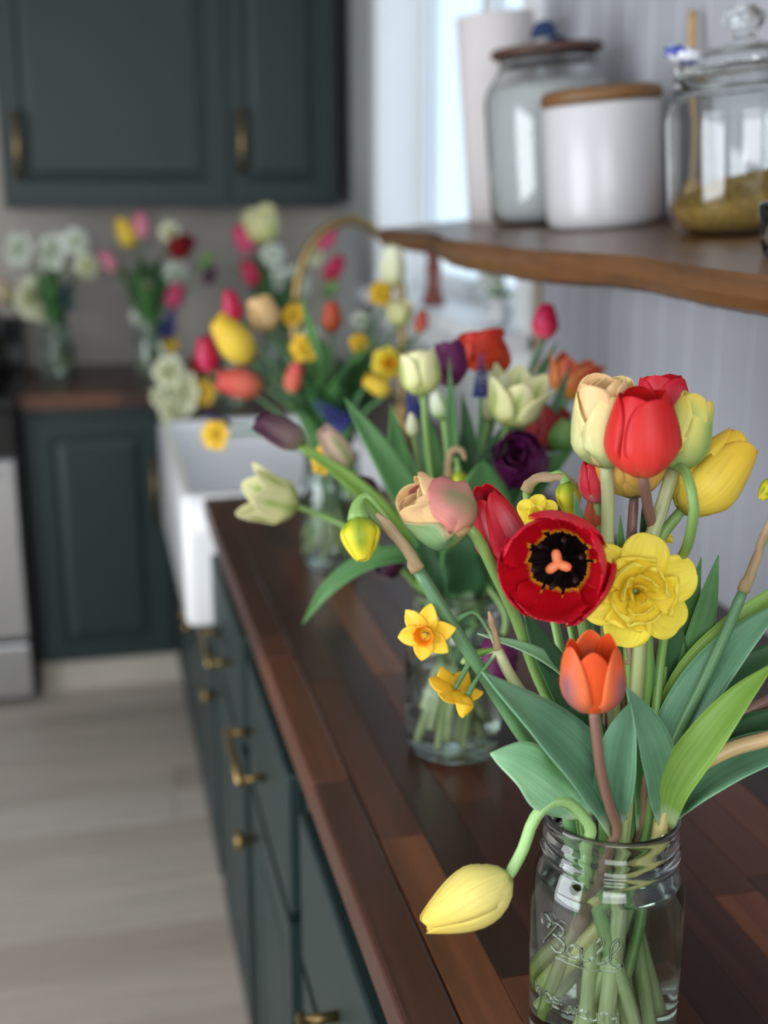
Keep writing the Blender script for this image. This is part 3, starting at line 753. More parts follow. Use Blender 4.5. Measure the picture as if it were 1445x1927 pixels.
PM = dict(
    yellow=petal_mat('petal_yellow', [(0.0, (214, 206, 96)), (0.15, (240, 214, 84)), (0.6, (246, 218, 80)), (1.0, (240, 200, 60))]),
    pyellow=petal_mat('petal_pale_yellow', [(0.0, (222, 220, 130)), (0.2, (250, 238, 150)), (0.7, (248, 232, 130)), (1.0, (242, 214, 96))]),
    red=petal_mat('petal_red', [(0.0, (224, 190, 90)), (0.08, (214, 84, 64)), (0.35, (226, 62, 54)), (1.0, (208, 22, 30))], edge=(196, 14, 26), edgew=0.7),
    redpink=petal_mat('petal_red_pink', [(0.0, (230, 190, 150)), (0.12, (226, 110, 110)), (0.5, (222, 52, 74)), (1.0, (206, 24, 44))], edge=(214, 20, 44), edgew=0.6, stripe=(226, 130, 140), stripew=0.5),
    fringe=petal_mat('petal_crimson', [(0.0, (14, 8, 12)), (0.24, (20, 10, 14)), (0.285, (30, 12, 12)), (0.30, (240, 176, 40)), (0.325, (230, 130, 40)), (0.35, (204, 10, 30)), (0.7, (214, 14, 38)), (1.0, (228, 40, 70))], rag=0.03, streak=0.1),
    orange=petal_mat('petal_orange', [(0.0, (222, 170, 80)), (0.1, (214, 120, 80)), (0.5, (232, 116, 72)), (1.0, (236, 96, 44))], edge=(240, 128, 66), edgew=0.55, stripe=(140, 98, 110), stripew=0.75, stripetop=0.8),
    orangein=petal_mat('petal_orange_inner', [(0.0, (226, 180, 60)), (0.2, (230, 96, 40)), (1.0, (238, 88, 36))]),
    peach=petal_mat('petal_peach', [(0.0, (214, 206, 140)), (0.3, (232, 202, 146)), (1.0, (240, 204, 150))], edge=(246, 216, 160), edgew=0.7),
    peachgreen=petal_mat('petal_cream_green', [(0.0, (150, 176, 116)), (0.3, (206, 212, 150)), (0.75, (232, 220, 160)), (1.0, (244, 226, 160))], stripe=(168, 190, 128), stripew=0.5),
    amber=petal_mat('petal_amber', [(0.0, (150, 160, 80)), (0.1, (214, 190, 96)), (0.4, (236, 186, 96)), (1.0, (232, 150, 80))], edge=(240, 206, 110), edgew=0.7),
    pinkgreen=petal_mat('petal_pink_green', [(0.0, (190, 190, 130)), (0.2, (216, 170, 134)), (0.6, (222, 150, 136)), (1.0, (216, 134, 130))], stripe=(132, 134, 96), stripew=0.55, edge=(222, 140, 128), edgew=0.5),
    greenpet=petal_mat('petal_green', [(0.0, (160, 184, 120)), (0.4, (112, 158, 108)), (1.0, (158, 184, 128))], edge=(214, 180, 140), edgew=0.75),
    limestripe=petal_mat('petal_lime_stripe', [(0.0, (160, 184, 130)), (0.3, (200, 210, 120)), (0.8, (230, 226, 120)), (1.0, (238, 214, 96))], stripe=(140, 176, 100), stripew=0.6, edge=(240, 230, 130), edgew=0.6),
    daf=petal_mat('petal_daffodil', [(0.0, (224, 206, 50)), (0.3, (252, 232, 66)), (1.0, (253, 238, 96))], trans=0.4, streak=0.08),
    dafc=petal_mat('petal_daffodil_cup', [(0.0, (248, 220, 56)), (0.4, (253, 236, 74)), (1.0, (254, 242, 112))], trans=0.4, streak=0.08),
    orangecup=petal_mat('corona_orange', [(0.0, (226, 130, 10)), (1.0, (250, 158, 24))]),
    gold=petal_mat('petal_gold', [(0.0, (230, 190, 40)), (0.5, (248, 206, 52)), (1.0, (250, 214, 70))], trans=0.35),
    limebud=petal_mat('petal_lime_bud', [(0.0, (96, 140, 50)), (0.2, (178, 190, 40)), (0.5, (222, 214, 44)), (1.0, (238, 222, 60))], stripe=(130, 160, 44), stripew=0.5),
    purple=petal_mat('petal_purple', [(0.0, (120, 70, 90)), (0.3, (104, 28, 84)), (1.0, (92, 18, 74))], trans=0.2),
    dkpurple=petal_mat('petal_dark_purple', [(0.0, (150, 130, 120)), (0.35, (84, 36, 66)), (1.0, (58, 14, 48))], edge=(44, 10, 38), edgew=0.6, trans=0.15),
    plumgreen=petal_mat('petal_plum_green', [(0.0, (140, 150, 110)), (0.4, (140, 112, 112)), (1.0, (78, 30, 62))], edge=(66, 20, 58), edgew=0.5),
    cream=petal_mat('petal_cream', [(0.0, (176, 196, 110)), (0.35, (226, 226, 160)), (1.0, (238, 234, 190))], stripe=(170, 190, 96), stripew=0.3),
    creamw=petal_mat('petal_cream_white', [(0.0, (206, 212, 150)), (0.4, (232, 234, 196)), (1.0, (238, 240, 214))]),
    white=petal_mat('petal_white', [(0.0, (196, 212, 160)), (0.3, (228, 236, 220)), (1.0, (236, 240, 232))]),
    blush=petal_mat('petal_blush', [(0.0, (176, 190, 120)), (0.3, (222, 200, 170)), (1.0, (230, 196, 178))], stripe=(150, 176, 90), stripew=0.35),
    pink=petal_mat('petal_pink', [(0.0, (232, 170, 170)), (0.3, (228, 96, 136)), (1.0, (214, 62, 112))]),
    ltpink=petal_mat('petal_light_pink', [(0.0, (240, 210, 200)), (0.4, (238, 160, 180)), (1.0, (232, 136, 164))]),
    hotpink=petal_mat('petal_hot_pink', [(0.0, (220, 120, 130)), (0.3, (206, 40, 84)), (1.0, (190, 24, 66))], edge=(224, 110, 150), edgew=0.7),
    coral=petal_mat('petal_coral', [(0.0, (230, 180, 130)), (0.3, (230, 126, 100)), (1.0, (222, 90, 84))]),
    rust=petal_mat('petal_rust', [(0.0, (190, 130, 70)), (0.3, (200, 98, 62)), (1.0, (190, 76, 52))]),
    redor=petal_mat('petal_red_orange', [(0.0, (220, 150, 60)), (0.25, (214, 74, 36)), (1.0, (200, 44, 28))]),
    sunset=petal_mat('petal_sunset', [(0.0, (226, 190, 70)), (0.3, (220, 130, 66)), (1.0, (208, 70, 66))], edge=(226, 160, 80), edgew=0.6),
    dkred=petal_mat('petal_dark_red', [(0.0, (120, 60, 30)), (0.3, (150, 32, 30)), (1.0, (136, 22, 28))]),
    greenbud=petal_mat('petal_green_bud', [(0.0, (96, 138, 70)), (0.5, (112, 156, 84)), (1.0, (140, 176, 100))]),
    whitebud=petal_mat('petal_white_bud', [(0.0, (120, 160, 80)), (0.4, (190, 206, 160)), (1.0, (236, 238, 228))], stripe=(130, 168, 90), stripew=0.35),
    navy=plain('muscari_blue', (52, 58, 128), 0.5, var=0.25, vscale=200),
    black=plain('anther_black', (22, 14, 18), 0.7, var=0.2, vscale=200),
    stigma=plain('stigma_coral', (236, 140, 90), 0.6, var=0.08, vscale=200),
    ovary=leaf_mat('ovary_green', (98, 140, 56), (120, 160, 70)),
)

def basis(ax, hint=None):
    z = Vector(ax).normalized()
    h = Vector(hint) if hint is not None else Vector((0.3, -1, 0.2))
    x = h - z*h.dot(z)
    if x.length < 1e-4: x = z.orthogonal()
    x.normalize(); y = z.cross(x)
    return x, y, z
def petal_grid(curve, hw, n=12, m=8, wrap=0.0, cup=0.0, ripple=0.0, rph=0.0, rf=2.0, jag=0.0, crease=0.0, rg=RNG, refr=0.02):
    V, UV = [], []
    for i in range(n+1):
        s = 1-(1-i/n)**1.8; o, z = curve(s); o2, z2 = curve(min(s+0.01, 1.0)); o1, z1 = curve(max(s-0.01, 0.0))
        t_ = Vector((o2-o1, z2-z1)); t_.normalize() if t_.length > 1e-9 else None
        nx, nz_ = -t_.y, t_.x
        h = hw(s)
        for j in range(m+1):
            t = -1+2*j/m; side = h*t
            if jag and s > 0.5:
                e = abs(t)**6 if i < n else 1.0
                side *= 1+e*jag*rg.uniform(-0.6, 1.0)*min(1, (s-0.5)*4)
            lift = cup*h*t*t
            if wrap > 0:
                R = max(abs(o), refr)/wrap; lift += R*(1-math.cos(side/R)); side = R*math.sin(side/R)
            lift += ripple*math.sin(rf*math.pi*s*2+rph+2.0*t)*abs(t)**1.5*min(1, s*2)*h
            if crease: lift -= crease*math.exp(-(t/0.16)**2)*math.sin(math.pi*min(1, s*1.15))
            dz = 0
            if jag and i == n: dz = 0.0
            if jag and i == n: q_ = jag*h*rg.uniform(-0.8, 1.0); dz += t_.y*q_; lift += 0; o_ = o+t_.x*q_
            else: o_ = o
            V.append((o_+nx*lift, side, z+nz_*lift+dz)); UV.append((0.5+0.5*t, s))
    F = []
    for i in range(n):
        for j in range(m):
            a = i*(m+1)+j; F.append((a, a+1, a+m+2, a+m+1))
    return V, F, UV
def place(V, phi, base, B):
    c, s = math.cos(phi), math.sin(phi); x, y, z = B; out = []
    for a, b, d in V:
        p, q = a*c-b*s, a*s+b*c
        out.append(base + x*p + y*q + z*d)
    return out
def pw_(s, e0=0.55, e1=0.5, off=0.08):
    g = lambda q: (q+off)**e0*max(1.0-q, 0)**e1
    pk = (e0-off*e1)/(e0+e1); pk = min(max(pk, 0), 1)
    return g(s)/g(pk)
def tulip_curve(W, L, close, r0=0.2, mid=0.48):
    def c(s):
        if s < mid: o = W*(r0+(1-r0)*math.sin(s/mid*math.pi/2)**0.85)
        else:
            q = (s-mid)/(1-mid); o = W*(1-close*q**1.8)
        return o, L*(0.25*s+0.75*s**1.35 if s < 1 else 1.0)
    return c

class Flower:
    def __init__(s, name, label, cat, root, group=None):
        s.root = Vector(root); s.t = thing(name, label, cat, tuple(root), group)
    def part(s, name, V, F, mat, uv=None, solid=0.0, parent=None, label=None):
        o = mesh(name, rel(V, s.root), F, mat, parent or s.t, uv=uv, solid=solid)
        if label: o['label'] = label
        return o
    def stem(s, pts, r, mat, n=8, seg=40, taper=1.0):
        P = spline(pts, seg); m = len(P)
        R = [r*(1+(taper-1)*i/(m-1)) for i in range(m)]
        R = [R[0]*0.85]+R[1:]
        V, F, UV = tube(P, R, n); return s.part('stem', V, F, mat, UV)
    def leaf(s, pts, W, mat, h0=None, h1=None, fold=0.25, wave=0.0, n=22, m=6, bw=0.45, ph=0.0, tipe=2.2, wf=3.0):
        P = spline(pts, n+1); T, _ = frames(P)
        h0 = Vector(h0) if h0 is not None else (-HF*0.8+Vector((0, 0, 0.6)))
        h1 = Vector(h1) if h1 is not None else h0
        V, UV, F = [], [], []
        for i, (p, t) in enumerate(zip(P, T)):
            q = i/n; h = h0.lerp(h1, q); nn = h-t*h.dot(t)
            nn.normalize(); sd = t.cross(nn)
            pr = (bw+(1-bw)*math.sin(min(q/0.42, 1)*math.pi/2))
            if q > 0.42: pr *= max(0.0, 1-((q-0.42)/0.58)**tipe)
            pr = max(pr, 0.01)
            for j in range(m+1):
                e = -1+2*j/m
                lift = fold*W*pr*(abs(e)**1.3) + wave*W*math.sin(q*wf*math.pi*2+ph+(1.3 if e > 0 else 0))*abs(e)**2*math.sin(math.pi*q)
                V.append(p+sd*(e*W*pr*(1-0.12*fold))+nn*lift); UV.append((0.5+0.5*e, q))
        for i in range(n):
            for j in range(m):
                a = i*(m+1)+j; F.append((a, a+1, a+m+2, a+m+1))
        return s.part('leaf', V, F, mat, UV, 0.0007)

def tulip_bloom(fl, base, tip, W, mats, close=0.5, hint=None, np_=3, inner=True, ripple=0.0, jag=0.0, res=(14, 8), seed=1, pwf=1.08, wrap=1.0, spread=None, e1=0.5, double=0, phi0=0.0, stamens=False, crease=0.0, rough=1.0, pname='petal', innerlen=1.02, outerlen=1.0, bowl=False):
    rg = random.Random(seed); base, tip = Vector(base), Vector(tip)
    L = (tip-base).length; B = basis(tip-base, hint); n, m = res
    om, im = (mats if isinstance(mats, tuple) else (mats, mats))
    lay = [(1.0, outerlen, 0.0, om, close)]
    if inner: lay.insert(0, (0.9 if not double else 0.83, innerlen, math.pi/3, im, close*0.95+0.03))
    for k in range(double):
        f = 0.8-0.62*k/max(1, double); lay.append((f, 1.0-0.06*k, 0.4*k+0.5, im, 0.25))
    for (wf, lf, ph, mt, cl) in lay:
        for k in range(np_):
            l2 = L*lf*rg.uniform(1-0.05*rough, 1+0.03*rough); c2 = cl+rg.uniform(-0.06, 0.06)*rough
            cv = tulip_curve(W*wf*rg.uniform(0.97, 1.02), l2, c2)
            g = W*pwf*(0.72+0.28*wf); wexp = 0.5
            if bowl:
                Wb = W*wf*rg.uniform(0.96, 1.04); wexp = 0.85
                cv = lambda s: (Wb*(0.10+0.90*math.sin(min(s*1.08, 1)*math.pi/2))*(1-0.10*max(0, (s-0.72)/0.28)), l2*(0.12*s+0.88*s**1.7))
            hwf = (lambda s: g*(0.16+0.84*math.sin(min(s/0.62, 1)*math.pi/2)**1.1)*(1 if s < 0.62 else (1-0.62*((s-0.62)/0.38)**2.6))) if bowl else (lambda s: g*pw_(s, wexp, e1))
            V, F, UV = petal_grid(cv, hwf, n, m, wrap, 0.0, ripple*(1 if wf > 0.85 else (1.0 if wf > 0.8 else 2.0)), rg.random()*6, 1.5+rg.random(), jag, crease, rg, W*0.35)
            V = place(V, phi0+ph+2*math.pi*k/np_+rg.uniform(-0.1, 0.1)*rough, base, B)
            fl.part(pname, V, F, mt[k % len(mt)] if isinstance(mt, list) else mt, UV, 0.0006)
    if stamens:
        ax = B[2]
        V, F, _ = tube([base, base+ax*L*0.35], [W*0.12, W*0.1], 8); fl.part('pistil', V, F, PM['black'])
        for k in range(3):
            a = 2*math.pi*k/3+0.4; d_ = B[0]*math.cos(a)+B[1]*math.sin(a)
            p0 = base+ax*L*0.36
            V, F, _ = tube(spline([p0+ax*0.001, p0+d_*W*0.1+ax*W*0.05, p0+d_*W*0.24+ax*W*0.02], 7), [W*0.07, W*0.085, W*0.09, W*0.09, W*0.09, W*0.08, W*0.05], 8)
            fl.part('stigma', V, F, PM['stigma'])
        for k in range(6):
            a = 2*math.pi*k/6; d_ = B[0]*math.cos(a)+B[1]*math.sin(a)
            V, F, _ = tube([base+d_*W*0.15+ax*L*0.05, base+d_*W*0.36+ax*L*0.2, base+d_*W*0.42+ax*L*0.36, base+d_*W*0.43+ax*L*0.46], [W*0.03, W*0.03, W*0.06, W*0.04], 6)
            fl.part('stamen', V, F, PM['black'])

def daff_bloom(fl, center, face, R, mats=('daf', 'orangecup'), cupr=0.32, cuph=0.35, seed=1, hint=None, res=(9, 6), refl=0.1, tw=0.42, double=False, back=True, point=0.75):
    rg = random.Random(seed); c = Vector(center); B = basis(face, hint); ax = B[2]; n, m = res
    for k in range(6):
        up = 0.0 if k % 2 else 0.03
        rr = R*rg.uniform(0.93, 1.05); rf_ = refl+rg.uniform(-0.08, 0.1)
        cv = lambda s: (R*0.06+rr*0.94*s, R*(up-rf_*s*s+0.05*s))
        V, F, UV = petal_grid(cv, lambda s: R*tw*pw_(s, 0.6, point*0.7), n, m, 0, 0.18, 0.10, rg.random()*6, 1.2, 0, 0.01*R, rg)
        fl.part('petal', place(V, 2*math.pi*k/6+rg.uniform(-0.08, 0.08), c, B), F, PM[mats[0]], UV, 0.0006)
    if double:
        for lay, (q, rise, w_, ln) in enumerate(((0.60, 0.24, 0.34, 4), (0.45, 0.42, 0.30, 4), (0.26, 0.50, 0.22, 3), (0.10, 0.46, 0.10, 3))):
            for k in range(ln):
                rr = R*q*rg.uniform(0.9, 1.1); hh = R*rise*rg.uniform(0.85, 1.15)
                cv = lambda s: (R*0.05+rr*math.sin(min(s*1.25, 1)*math.pi/2)*(1-0.25*max(0, s-0.7)), R*0.03+hh*s**1.1)
                V, F, UV = petal_grid(cv, lambda s: R*w_*pw_(s, 0.7, 0.45), n, m, 0, 0.30, 0.22, rg.random()*6, 1.5, 0, 0, rg)
                fl.part('inner_petal', place(V, 2*math.pi*k/ln+lay*0.65+rg.uniform(-0.32, 0.32), c, B), F, PM[mats[1] if lay else mats[0]], UV, 0.0006)
    else:
        V, UV, F = [], [], []; nn = 30
        for i in range(8):
            s = i/7
            for j in range(nn+1):
                a = 2*math.pi*j/nn; r = R*(cupr*(0.55+0.45*s**0.7)*(1+0.07*s*s*math.sin(9*a)))
                V.append(c+B[0]*(r*math.cos(a))+B[1]*(r*math.sin(a))+ax*(R*cuph*s)); UV.append((j/nn, s))
        for i in range(7):
            for j in range(nn): a = i*(nn+1)+j; F.append((a, a+1, a+nn+2, a+nn+1))
        fl.part('corona', V, F, PM[mats[1]], UV, 0.0006)
        for k in range(4):
            a = 1.57*k; V, F, _ = tube([c+ax*0.0005, c+ax*R*cuph*0.7+(B[0]*math.cos(a)+B[1]*math.sin(a))*R*0.06], [R*0.02, R*0.035], 6); fl.part('stamen', V, F, PM['gold'].copy() if False else PM['gold'], [(0, 0.5)]*len(V))
    if back:
        V, F, UV = tube(spline([c-ax*R*0.03, c-ax*R*0.28, c-ax*R*0.5, c-ax*R*0.72], 10), [R*0.09, R*0.075, R*0.07, R*0.075, R*0.1, R*0.12, R*0.13, R*0.12, R*0.09, R*0.05], 8)
        fl.part('ovary', V, F, PM['ovary'], UV)
    return c-ax*R*0.7

def muscari(fl, base, tip, W, seed=1):
    rg = random.Random(seed); base, tip = Vector(base), Vector(tip); B = basis(tip-base); L = (tip-base).length
    V, F = [], []
    rows = 9
    for i in range(rows):
        s = i/(rows-1); r = W*(1-0.75*s)*0.75; cnt = max(3, int(9*(1-0.6*s)))
        for k in range(cnt):
            a = 2*math.pi*k/cnt+i*0.6; d_ = B[0]*math.cos(a)+B[1]*math.sin(a)
            p = base+B[2]*(L*s)+d_*r; q = W*0.3*(1-0.5*s)
            v, f, _ = tube([p-d_*q*0.6, p, p+d_*q*0.9-B[2]*q*0.5, p+d_*q*1.2-B[2]*q*0.8], [q*0.3, q, q*0.8, q*0.35], 6)
            k0 = len(V); V += v; F += [tuple(x+k0 for x in ff) for ff in f]
    fl.part('bells', V, F, PM['navy'])

# ------------------------------------------------------------------ mason jars
m_jar = glass_mat('mason_glass', (0.88, 0.96, 0.92), 1.46)
m_water = glass_mat('jar_water', (0.95, 0.985, 0.955), 1.33)
OUT = [(0, 0.0035), (0.030, 0.003), (0.036, 0.0), (0.042, 0.001), (0.0455, 0.005), (0.0472, 0.012), (0.0480, 0.03), (0.0486, 0.07), (0.0486, 0.112),
       (0.0482, 0.122), (0.0468, 0.131), (0.0442, 0.138), (0.0425, 0.142), (0.0420, 0.1445), (0.0438, 0.1465), (0.0442, 0.1485), (0.0434, 0.1505), (0.0416, 0.1525),
       (0.0416, 0.1555), (0.0430, 0.1575), (0.0430, 0.1595), (0.0415, 0.1615), (0.0415, 0.166), (0.0424, 0.168), (0.0427, 0.1705), (0.0418, 0.1727), (0.0402, 0.1730), (0.0390, 0.1715)]
INN = [(0.0388, 0.166), (0.0388, 0.143), (0.0408, 0.138), (0.0436, 0.130), (0.0448, 0.120), (0.0451, 0.110), (0.0451, 0.07), (0.0446, 0.03), (0.0438, 0.014), (0.042, 0.0085), (0.038, 0.0062), (0, 0.0062)]
JARM = {}
def jar(loc, label, seg=40, water=0.118, group='mason jars of flowers'):
    t = thing('mason_jar', label, 'jar', loc, group)
    key = ('g', seg)
    if key not in JARM:
        V, F = lathe(OUT+INN, seg); o = mesh('jar_glass', V, F, m_jar, t); JARM[key] = o.data
    else:
        o = bpy.data.objects.new('jar_glass', JARM[key]); COL.objects.link(o); o.parent = t
    key = ('w', seg, water)
    if key not in JARM:
        e = 0.0003
        P = [(0, 0.0062-e)]+[(r+e, z) for r, z in INN[::-1][1:] if z < water]+[(float(np.interp(water, [z for r, z in INN[::-1]][1:], [r for r, z in INN[::-1]][1:]))+e, water), (0.040, water-0.0008), (0, water-0.001)]
        V, F = lathe(P, seg); o = mesh('water', V, F, m_water, t); JARM[key] = o.data
    else:
        o = bpy.data.objects.new('water', JARM[key]); COL.objects.link(o); o.parent = t
    return t
JA = Vector((0.2972, 0.637, CT)); JB = Vector((0.33, 1.092, CT)); JC = Vector((0.333, 1.75, CT))

def inside(jc, ref, rg, k=0):
    """mouth and foot points of a stem that leans towards ref"""
    d_ = Vector((ref.x-jc.x, ref.y-jc.y, 0)); ln = d_.length
    d_ = d_/ln if ln > 1e-5 else Vector((1, 0, 0))
    low = ref.z-jc.z < 0.24
    a = rg.uniform(-0.15, 0.15) if low else rg.uniform(-0.9, 0.9)
    rot = lambda v, q: Vector((v.x*math.cos(q)-v.y*math.sin(q), v.x*math.sin(q)+v.y*math.cos(q), 0))
    r1 = min(0.033, ln) if low else min(0.031, max(0.008, ln*0.6))*rg.uniform(0.6, 1.0)
    mo = Vector(jc)+rot(d_, a)*r1+Vector((0, 0, 0.166))
    ft = Vector(jc)-rot(d_, rg.uniform(-1.3, 1.3))*rg.uniform(0.014, 0.037)+Vector((0, 0, rg.uniform(0.012, 0.05)))
    return mo, ft
SRG = random.Random(21)
def stem_of(fl, jc, base, axis, way, r, mat, n=8, taper=1.15, mf=None):
    pts = [Vector(base)+Vector(axis).normalized()*0.002]
    if not way: pts.append(Vector(base)-Vector(axis).normalized()*0.02)
    pts += [Vector(p) for p in way]
    mo, ft = mf or MF[fl.t.name]
    pts += [mo, (mo*0.55+ft*0.45), ft]
    return fl.stem(pts, r, STEMS[mat], n=n, taper=taper)
MF = {}
def new(name, label, jc, ref, cat='flower', group=None):
    mo, ft = inside(Vector(jc), Vector(ref), SRG)
    f = Flower(name, label, cat, ft, group); MF[f.t.name] = (mo, ft); return f

# ------------------------------------------------------------------ bouquet in the first jar
UP = Vector((0, 0, 1))
RH = Vector((math.cos(YAW), -math.sin(YAW), 0))
def hv(h): return RH*h[0]+UP*h[1]-HF*h[2]
def addleaf(f, jc, pts, w, mat='g', h0=(0, 0.6, 0.8), h1=None, **kw):
    P = [p if isinstance(p, Vector) else atj(jc, *p) for p in pts]
    return f.leaf(P, w/2*pxm(P[len(P)//2]), LEAFS[mat], hv(h0), hv(h1) if h1 else None, **kw)
def T(jc, label, base, tip, w, mats, stem='g', way=(), sr=0.0031, leaves=(), name='tulip', cat='tulip', group=None, **kw):
    b, t = atj(jc, *base), atj(jc, *tip)
    wy = [atj(jc, *p) for p in way]
    f = new(name, label, jc, wy[-1] if wy else b, cat, group)
    ms = tuple(PM[q] for q in mats) if isinstance(mats, tuple) else PM[mats]
    if isinstance(mats, tuple) and mats[0] == 'pinkgreen': ms = ([PM['pinkgreen'], PM['pinkgreen'], PM['greenpet']], PM['peach'])
    tulip_bloom(f, b, t, w/2*pxm(b), ms, **kw)
    stem_of(f, jc, b, t-b, wy, sr, stem)
    for l in leaves: addleaf(f, jc, **l)
    return f
def DF(jc, label, c, face, r, stem='g', way=(), sr=0.003, name='daffodil', leaves=(), spathe=None, group=None, **kw):
    cc = atj(jc, *c); wy = [atj(jc, *p) for p in way]
    f = new(name, label, jc, wy[-1] if wy else cc, 'daffodil', group)
    e = daff_bloom(f, cc, hv(face), r*pxm(cc), **kw)
    stem_of(f, jc, e, hv(face), wy, sr, stem)
    if spathe: dry_spathe(f, [atj(jc, *p) for p in spathe[0]], spathe[1]*pxm(cc))
    for l in leaves: addleaf(f, jc, **l)
    return f
def dry_spathe(f, P, r):
    n = 10; Q = spline(P, 18)
    V, F, UV = tube(Q, [r*(1.0-0.25*i/17) if i < 14 else r*(0.8-(i-13)*0.12) for i in range(18)], n)
    rg = random.Random(4); amp = [rg.uniform(0.72, 1.18) for _ in range(n)]
    for i in range(18):
        for j in range(n):
            k = amp[(j+i//5) % n]*(1+0.10*math.sin(i*0.9+j))*(0.55+0.45*abs(math.cos(math.pi*j/n+0.06*i)))*1.15 if i > 2 else 1.0
            V[i*n+j] = Q[i]+(V[i*n+j]-Q[i])*k
    return f.part('spathe', V, F, SPATHE, UV, label='papery dry spathe')

jar(JA, 'clear wide-mouth glass jar with raised script lettering, full of red and yellow tulips', 72, 0.131)

# 1 drooping yellow tulip with the pale mint leaf
T(JA, 'pale yellow tulip drooping over the jar rim on a bent mint-green stem', (960, 1650, -0.060), (796, 1742, -0.080), 112, 'pyellow', 'm',
  [(984, 1598, -0.058), (1006, 1540, -0.054), (1030, 1512, -0.05), (1062, 1507, -0.044), (1092, 1530, -0.038), (1112, 1562, -0.032)], 0.0036, seed=3, close=0.72, e1=0.55, phi0=0.55, hint=hv((0, 0.4, 1)), crease=0.0006, rough=0.5, innerlen=0.98,
  leaves=[dict(pts=[(1098, 1542, -0.036), (1060, 1490, -0.046), (1012, 1452, -0.056), (965, 1428, -0.06), (922, 1418, -0.058)], w=104, mat='m', h0=(-0.5, 0.75, 0.55), h1=(0.1, 0.75, 0.65), fold=-0.25, wave=0.34, wf=1.3, ph=0.6, bw=0.5, tipe=3.5, m=10)])
# 2 orange tulip in front
T(JA, 'orange tulip with smoky mauve flames standing upright before the open crimson tulip', (1116, 1338, -0.062), (1113, 1208, -0.066), 122, ('orange', 'orangein'), 'b',
  [(1123, 1390, -0.06), (1130, 1450, -0.055), (1148, 1520, -0.045), (1160, 1562, -0.036)], 0.0032, seed=5, close=0.18, e1=0.62, phi0=1.0, hint=hv((0, 0, 1)), pwf=0.82, stamens=True,
  leaves=[dict(pts=[(1158, 1556, -0.03), (1135, 1500, -0.034), (1080, 1420, -0.045), (1000, 1345, -0.055), (906, 1264, -0.06)], w=118, mat='b', h0=(0.5, 0.3, 0.8), h1=(0.25, 0.75, 0.6), fold=0.28, wave=0.04, bw=0.5, tipe=1.7),
          dict(pts=[(1148, 1545, -0.03), (1160, 1460, -0.045), (1172, 1390, -0.05), (1186, 1322, -0.05)], w=82, mat='b', h0=(-0.2, 0.2, 0.9), h1=(-0.6, 0.2, 0.7), fold=0.3, wave=0.05, bw=0.6, tipe=3.0)])
# 3 crimson fringed tulip wide open to the camera
T(JA, 'crimson fringed tulip wide open with a black and yellow-edged heart', (1056, 1052, 0.000), (1038, 1074, -0.046), 212, 'fringe', 'g',
  [(1075, 1085, 0.012), (1100, 1200, 0.012), (1120, 1350, 0.0), (1140, 1480, -0.005)], 0.0034, name='fringed_tulip', seed=8, bowl=True, jag=0.30, res=(28, 24), pwf=0.68, wrap=0.9, stamens=True, e1=0.26, ripple=0.10, hint=hv((0.2, 1, 0)),
  leaves=[dict(pts=[(1150, 1540, 0.0), (1120, 1420, 0.0), (1060, 1290, 0.0), (1000, 1180, 0.0), (985, 1140, 0.0)], w=74, mat='d', h0=(0.4, 0.2, 0.9), fold=0.2, bw=0.6, tipe=2.6)])
# 4 pink-red bud
T(JA, 'slim pink-red tulip half hidden behind the open crimson tulip', (962, 1062, 0.022), (908, 926, 0.008), 98, 'redpink', 'g',
  [(985, 1130, 0.022), (1030, 1270, 0.016), (1100, 1440, 0.0)], 0.003, seed=4, close=0.6, e1=0.62, phi0=0.45, hint=hv((0.1, 0, 1)),
  leaves=[dict(pts=[(1150, 1530, 0.01), (1110, 1400, 0.01), (1080, 1290, 0.01), (1010, 1230, -0.005), (898, 1192, -0.015)], w=42, mat='m', h0=(0.3, 0.5, 0.7), h1=(0.2, 0.85, 0.5), fold=0.25, bw=0.7)])
# 5 double peach and green tulip, leaning left
T(JA, 'fat double tulip in peach, pink and green leaning away from the wall', (882, 990, -0.012), (764, 930, -0.022), 138, ('pinkgreen', 'peach'), 'g',
  [(898, 1012, -0.01), (925, 1065, -0.005), (965, 1150, 0.0), (1010, 1270, 0.005), (1090, 1450, 0.0)], 0.0034, name='double_tulip', seed=12, close=0.30, double=5, ripple=0.12, phi0=-0.75, hint=hv((0, 1, 0.0)), rough=1.0, innerlen=0.98, outerlen=0.9, crease=0.0006)
# 6 double daffodil
DF(JA, 'big double yellow daffodil with a ruffled heart beside the open crimson tulip', (1196, 1112, -0.004), (-0.05, 0.18, 1), 114, 'g',
   [(1178, 1165, 0.015), (1182, 1240, 0.012), (1190, 1330, 0.008), (1200, 1480, 0.004)], 0.0032, name='double_daffodil', double=True, seed=7, mats=('daf', 'dafc'), refl=0.16, tw=0.40, hint=hv((0.15, 1, 0)), res=(14, 8), point=0.62,
   spathe=([(1184, 1248, 0.011), (1181, 1220, 0.012), (1178, 1190, 0.014)], 11),
   leaves=[dict(pts=[(1215, 1560, 0.0), (1212, 1450, 0.0), (1206, 1330, 0.0)], w=46, mat='g', h0=(0.1, 0, 1), fold=0.25, bw=0.9, tipe=4),
           dict(pts=[(1222, 1540, 0.012), (1222, 1400, 0.012), (1224, 1300, 0.012), (1223, 1190, 0.012)], w=22, mat='g', fold=0.3, bw=0.9, tipe=4)])
# 7 red tulip on top
T(JA, 'bright red cup-shaped tulip at the top of the bouquet', (1208, 896, -0.022), (1214, 740, -0.026), 140, 'red', 'b',
  [(1226, 985, 0.008), (1250, 1052, 0.03), (1240, 1250, 0.024), (1215, 1480, 0.0)], 0.0033, seed=2, close=0.34, e1=0.36, phi0=0.28, hint=hv((0, 0, 1)), pwf=0.98, crease=0.0009, rough=0.7, res=(18, 12))
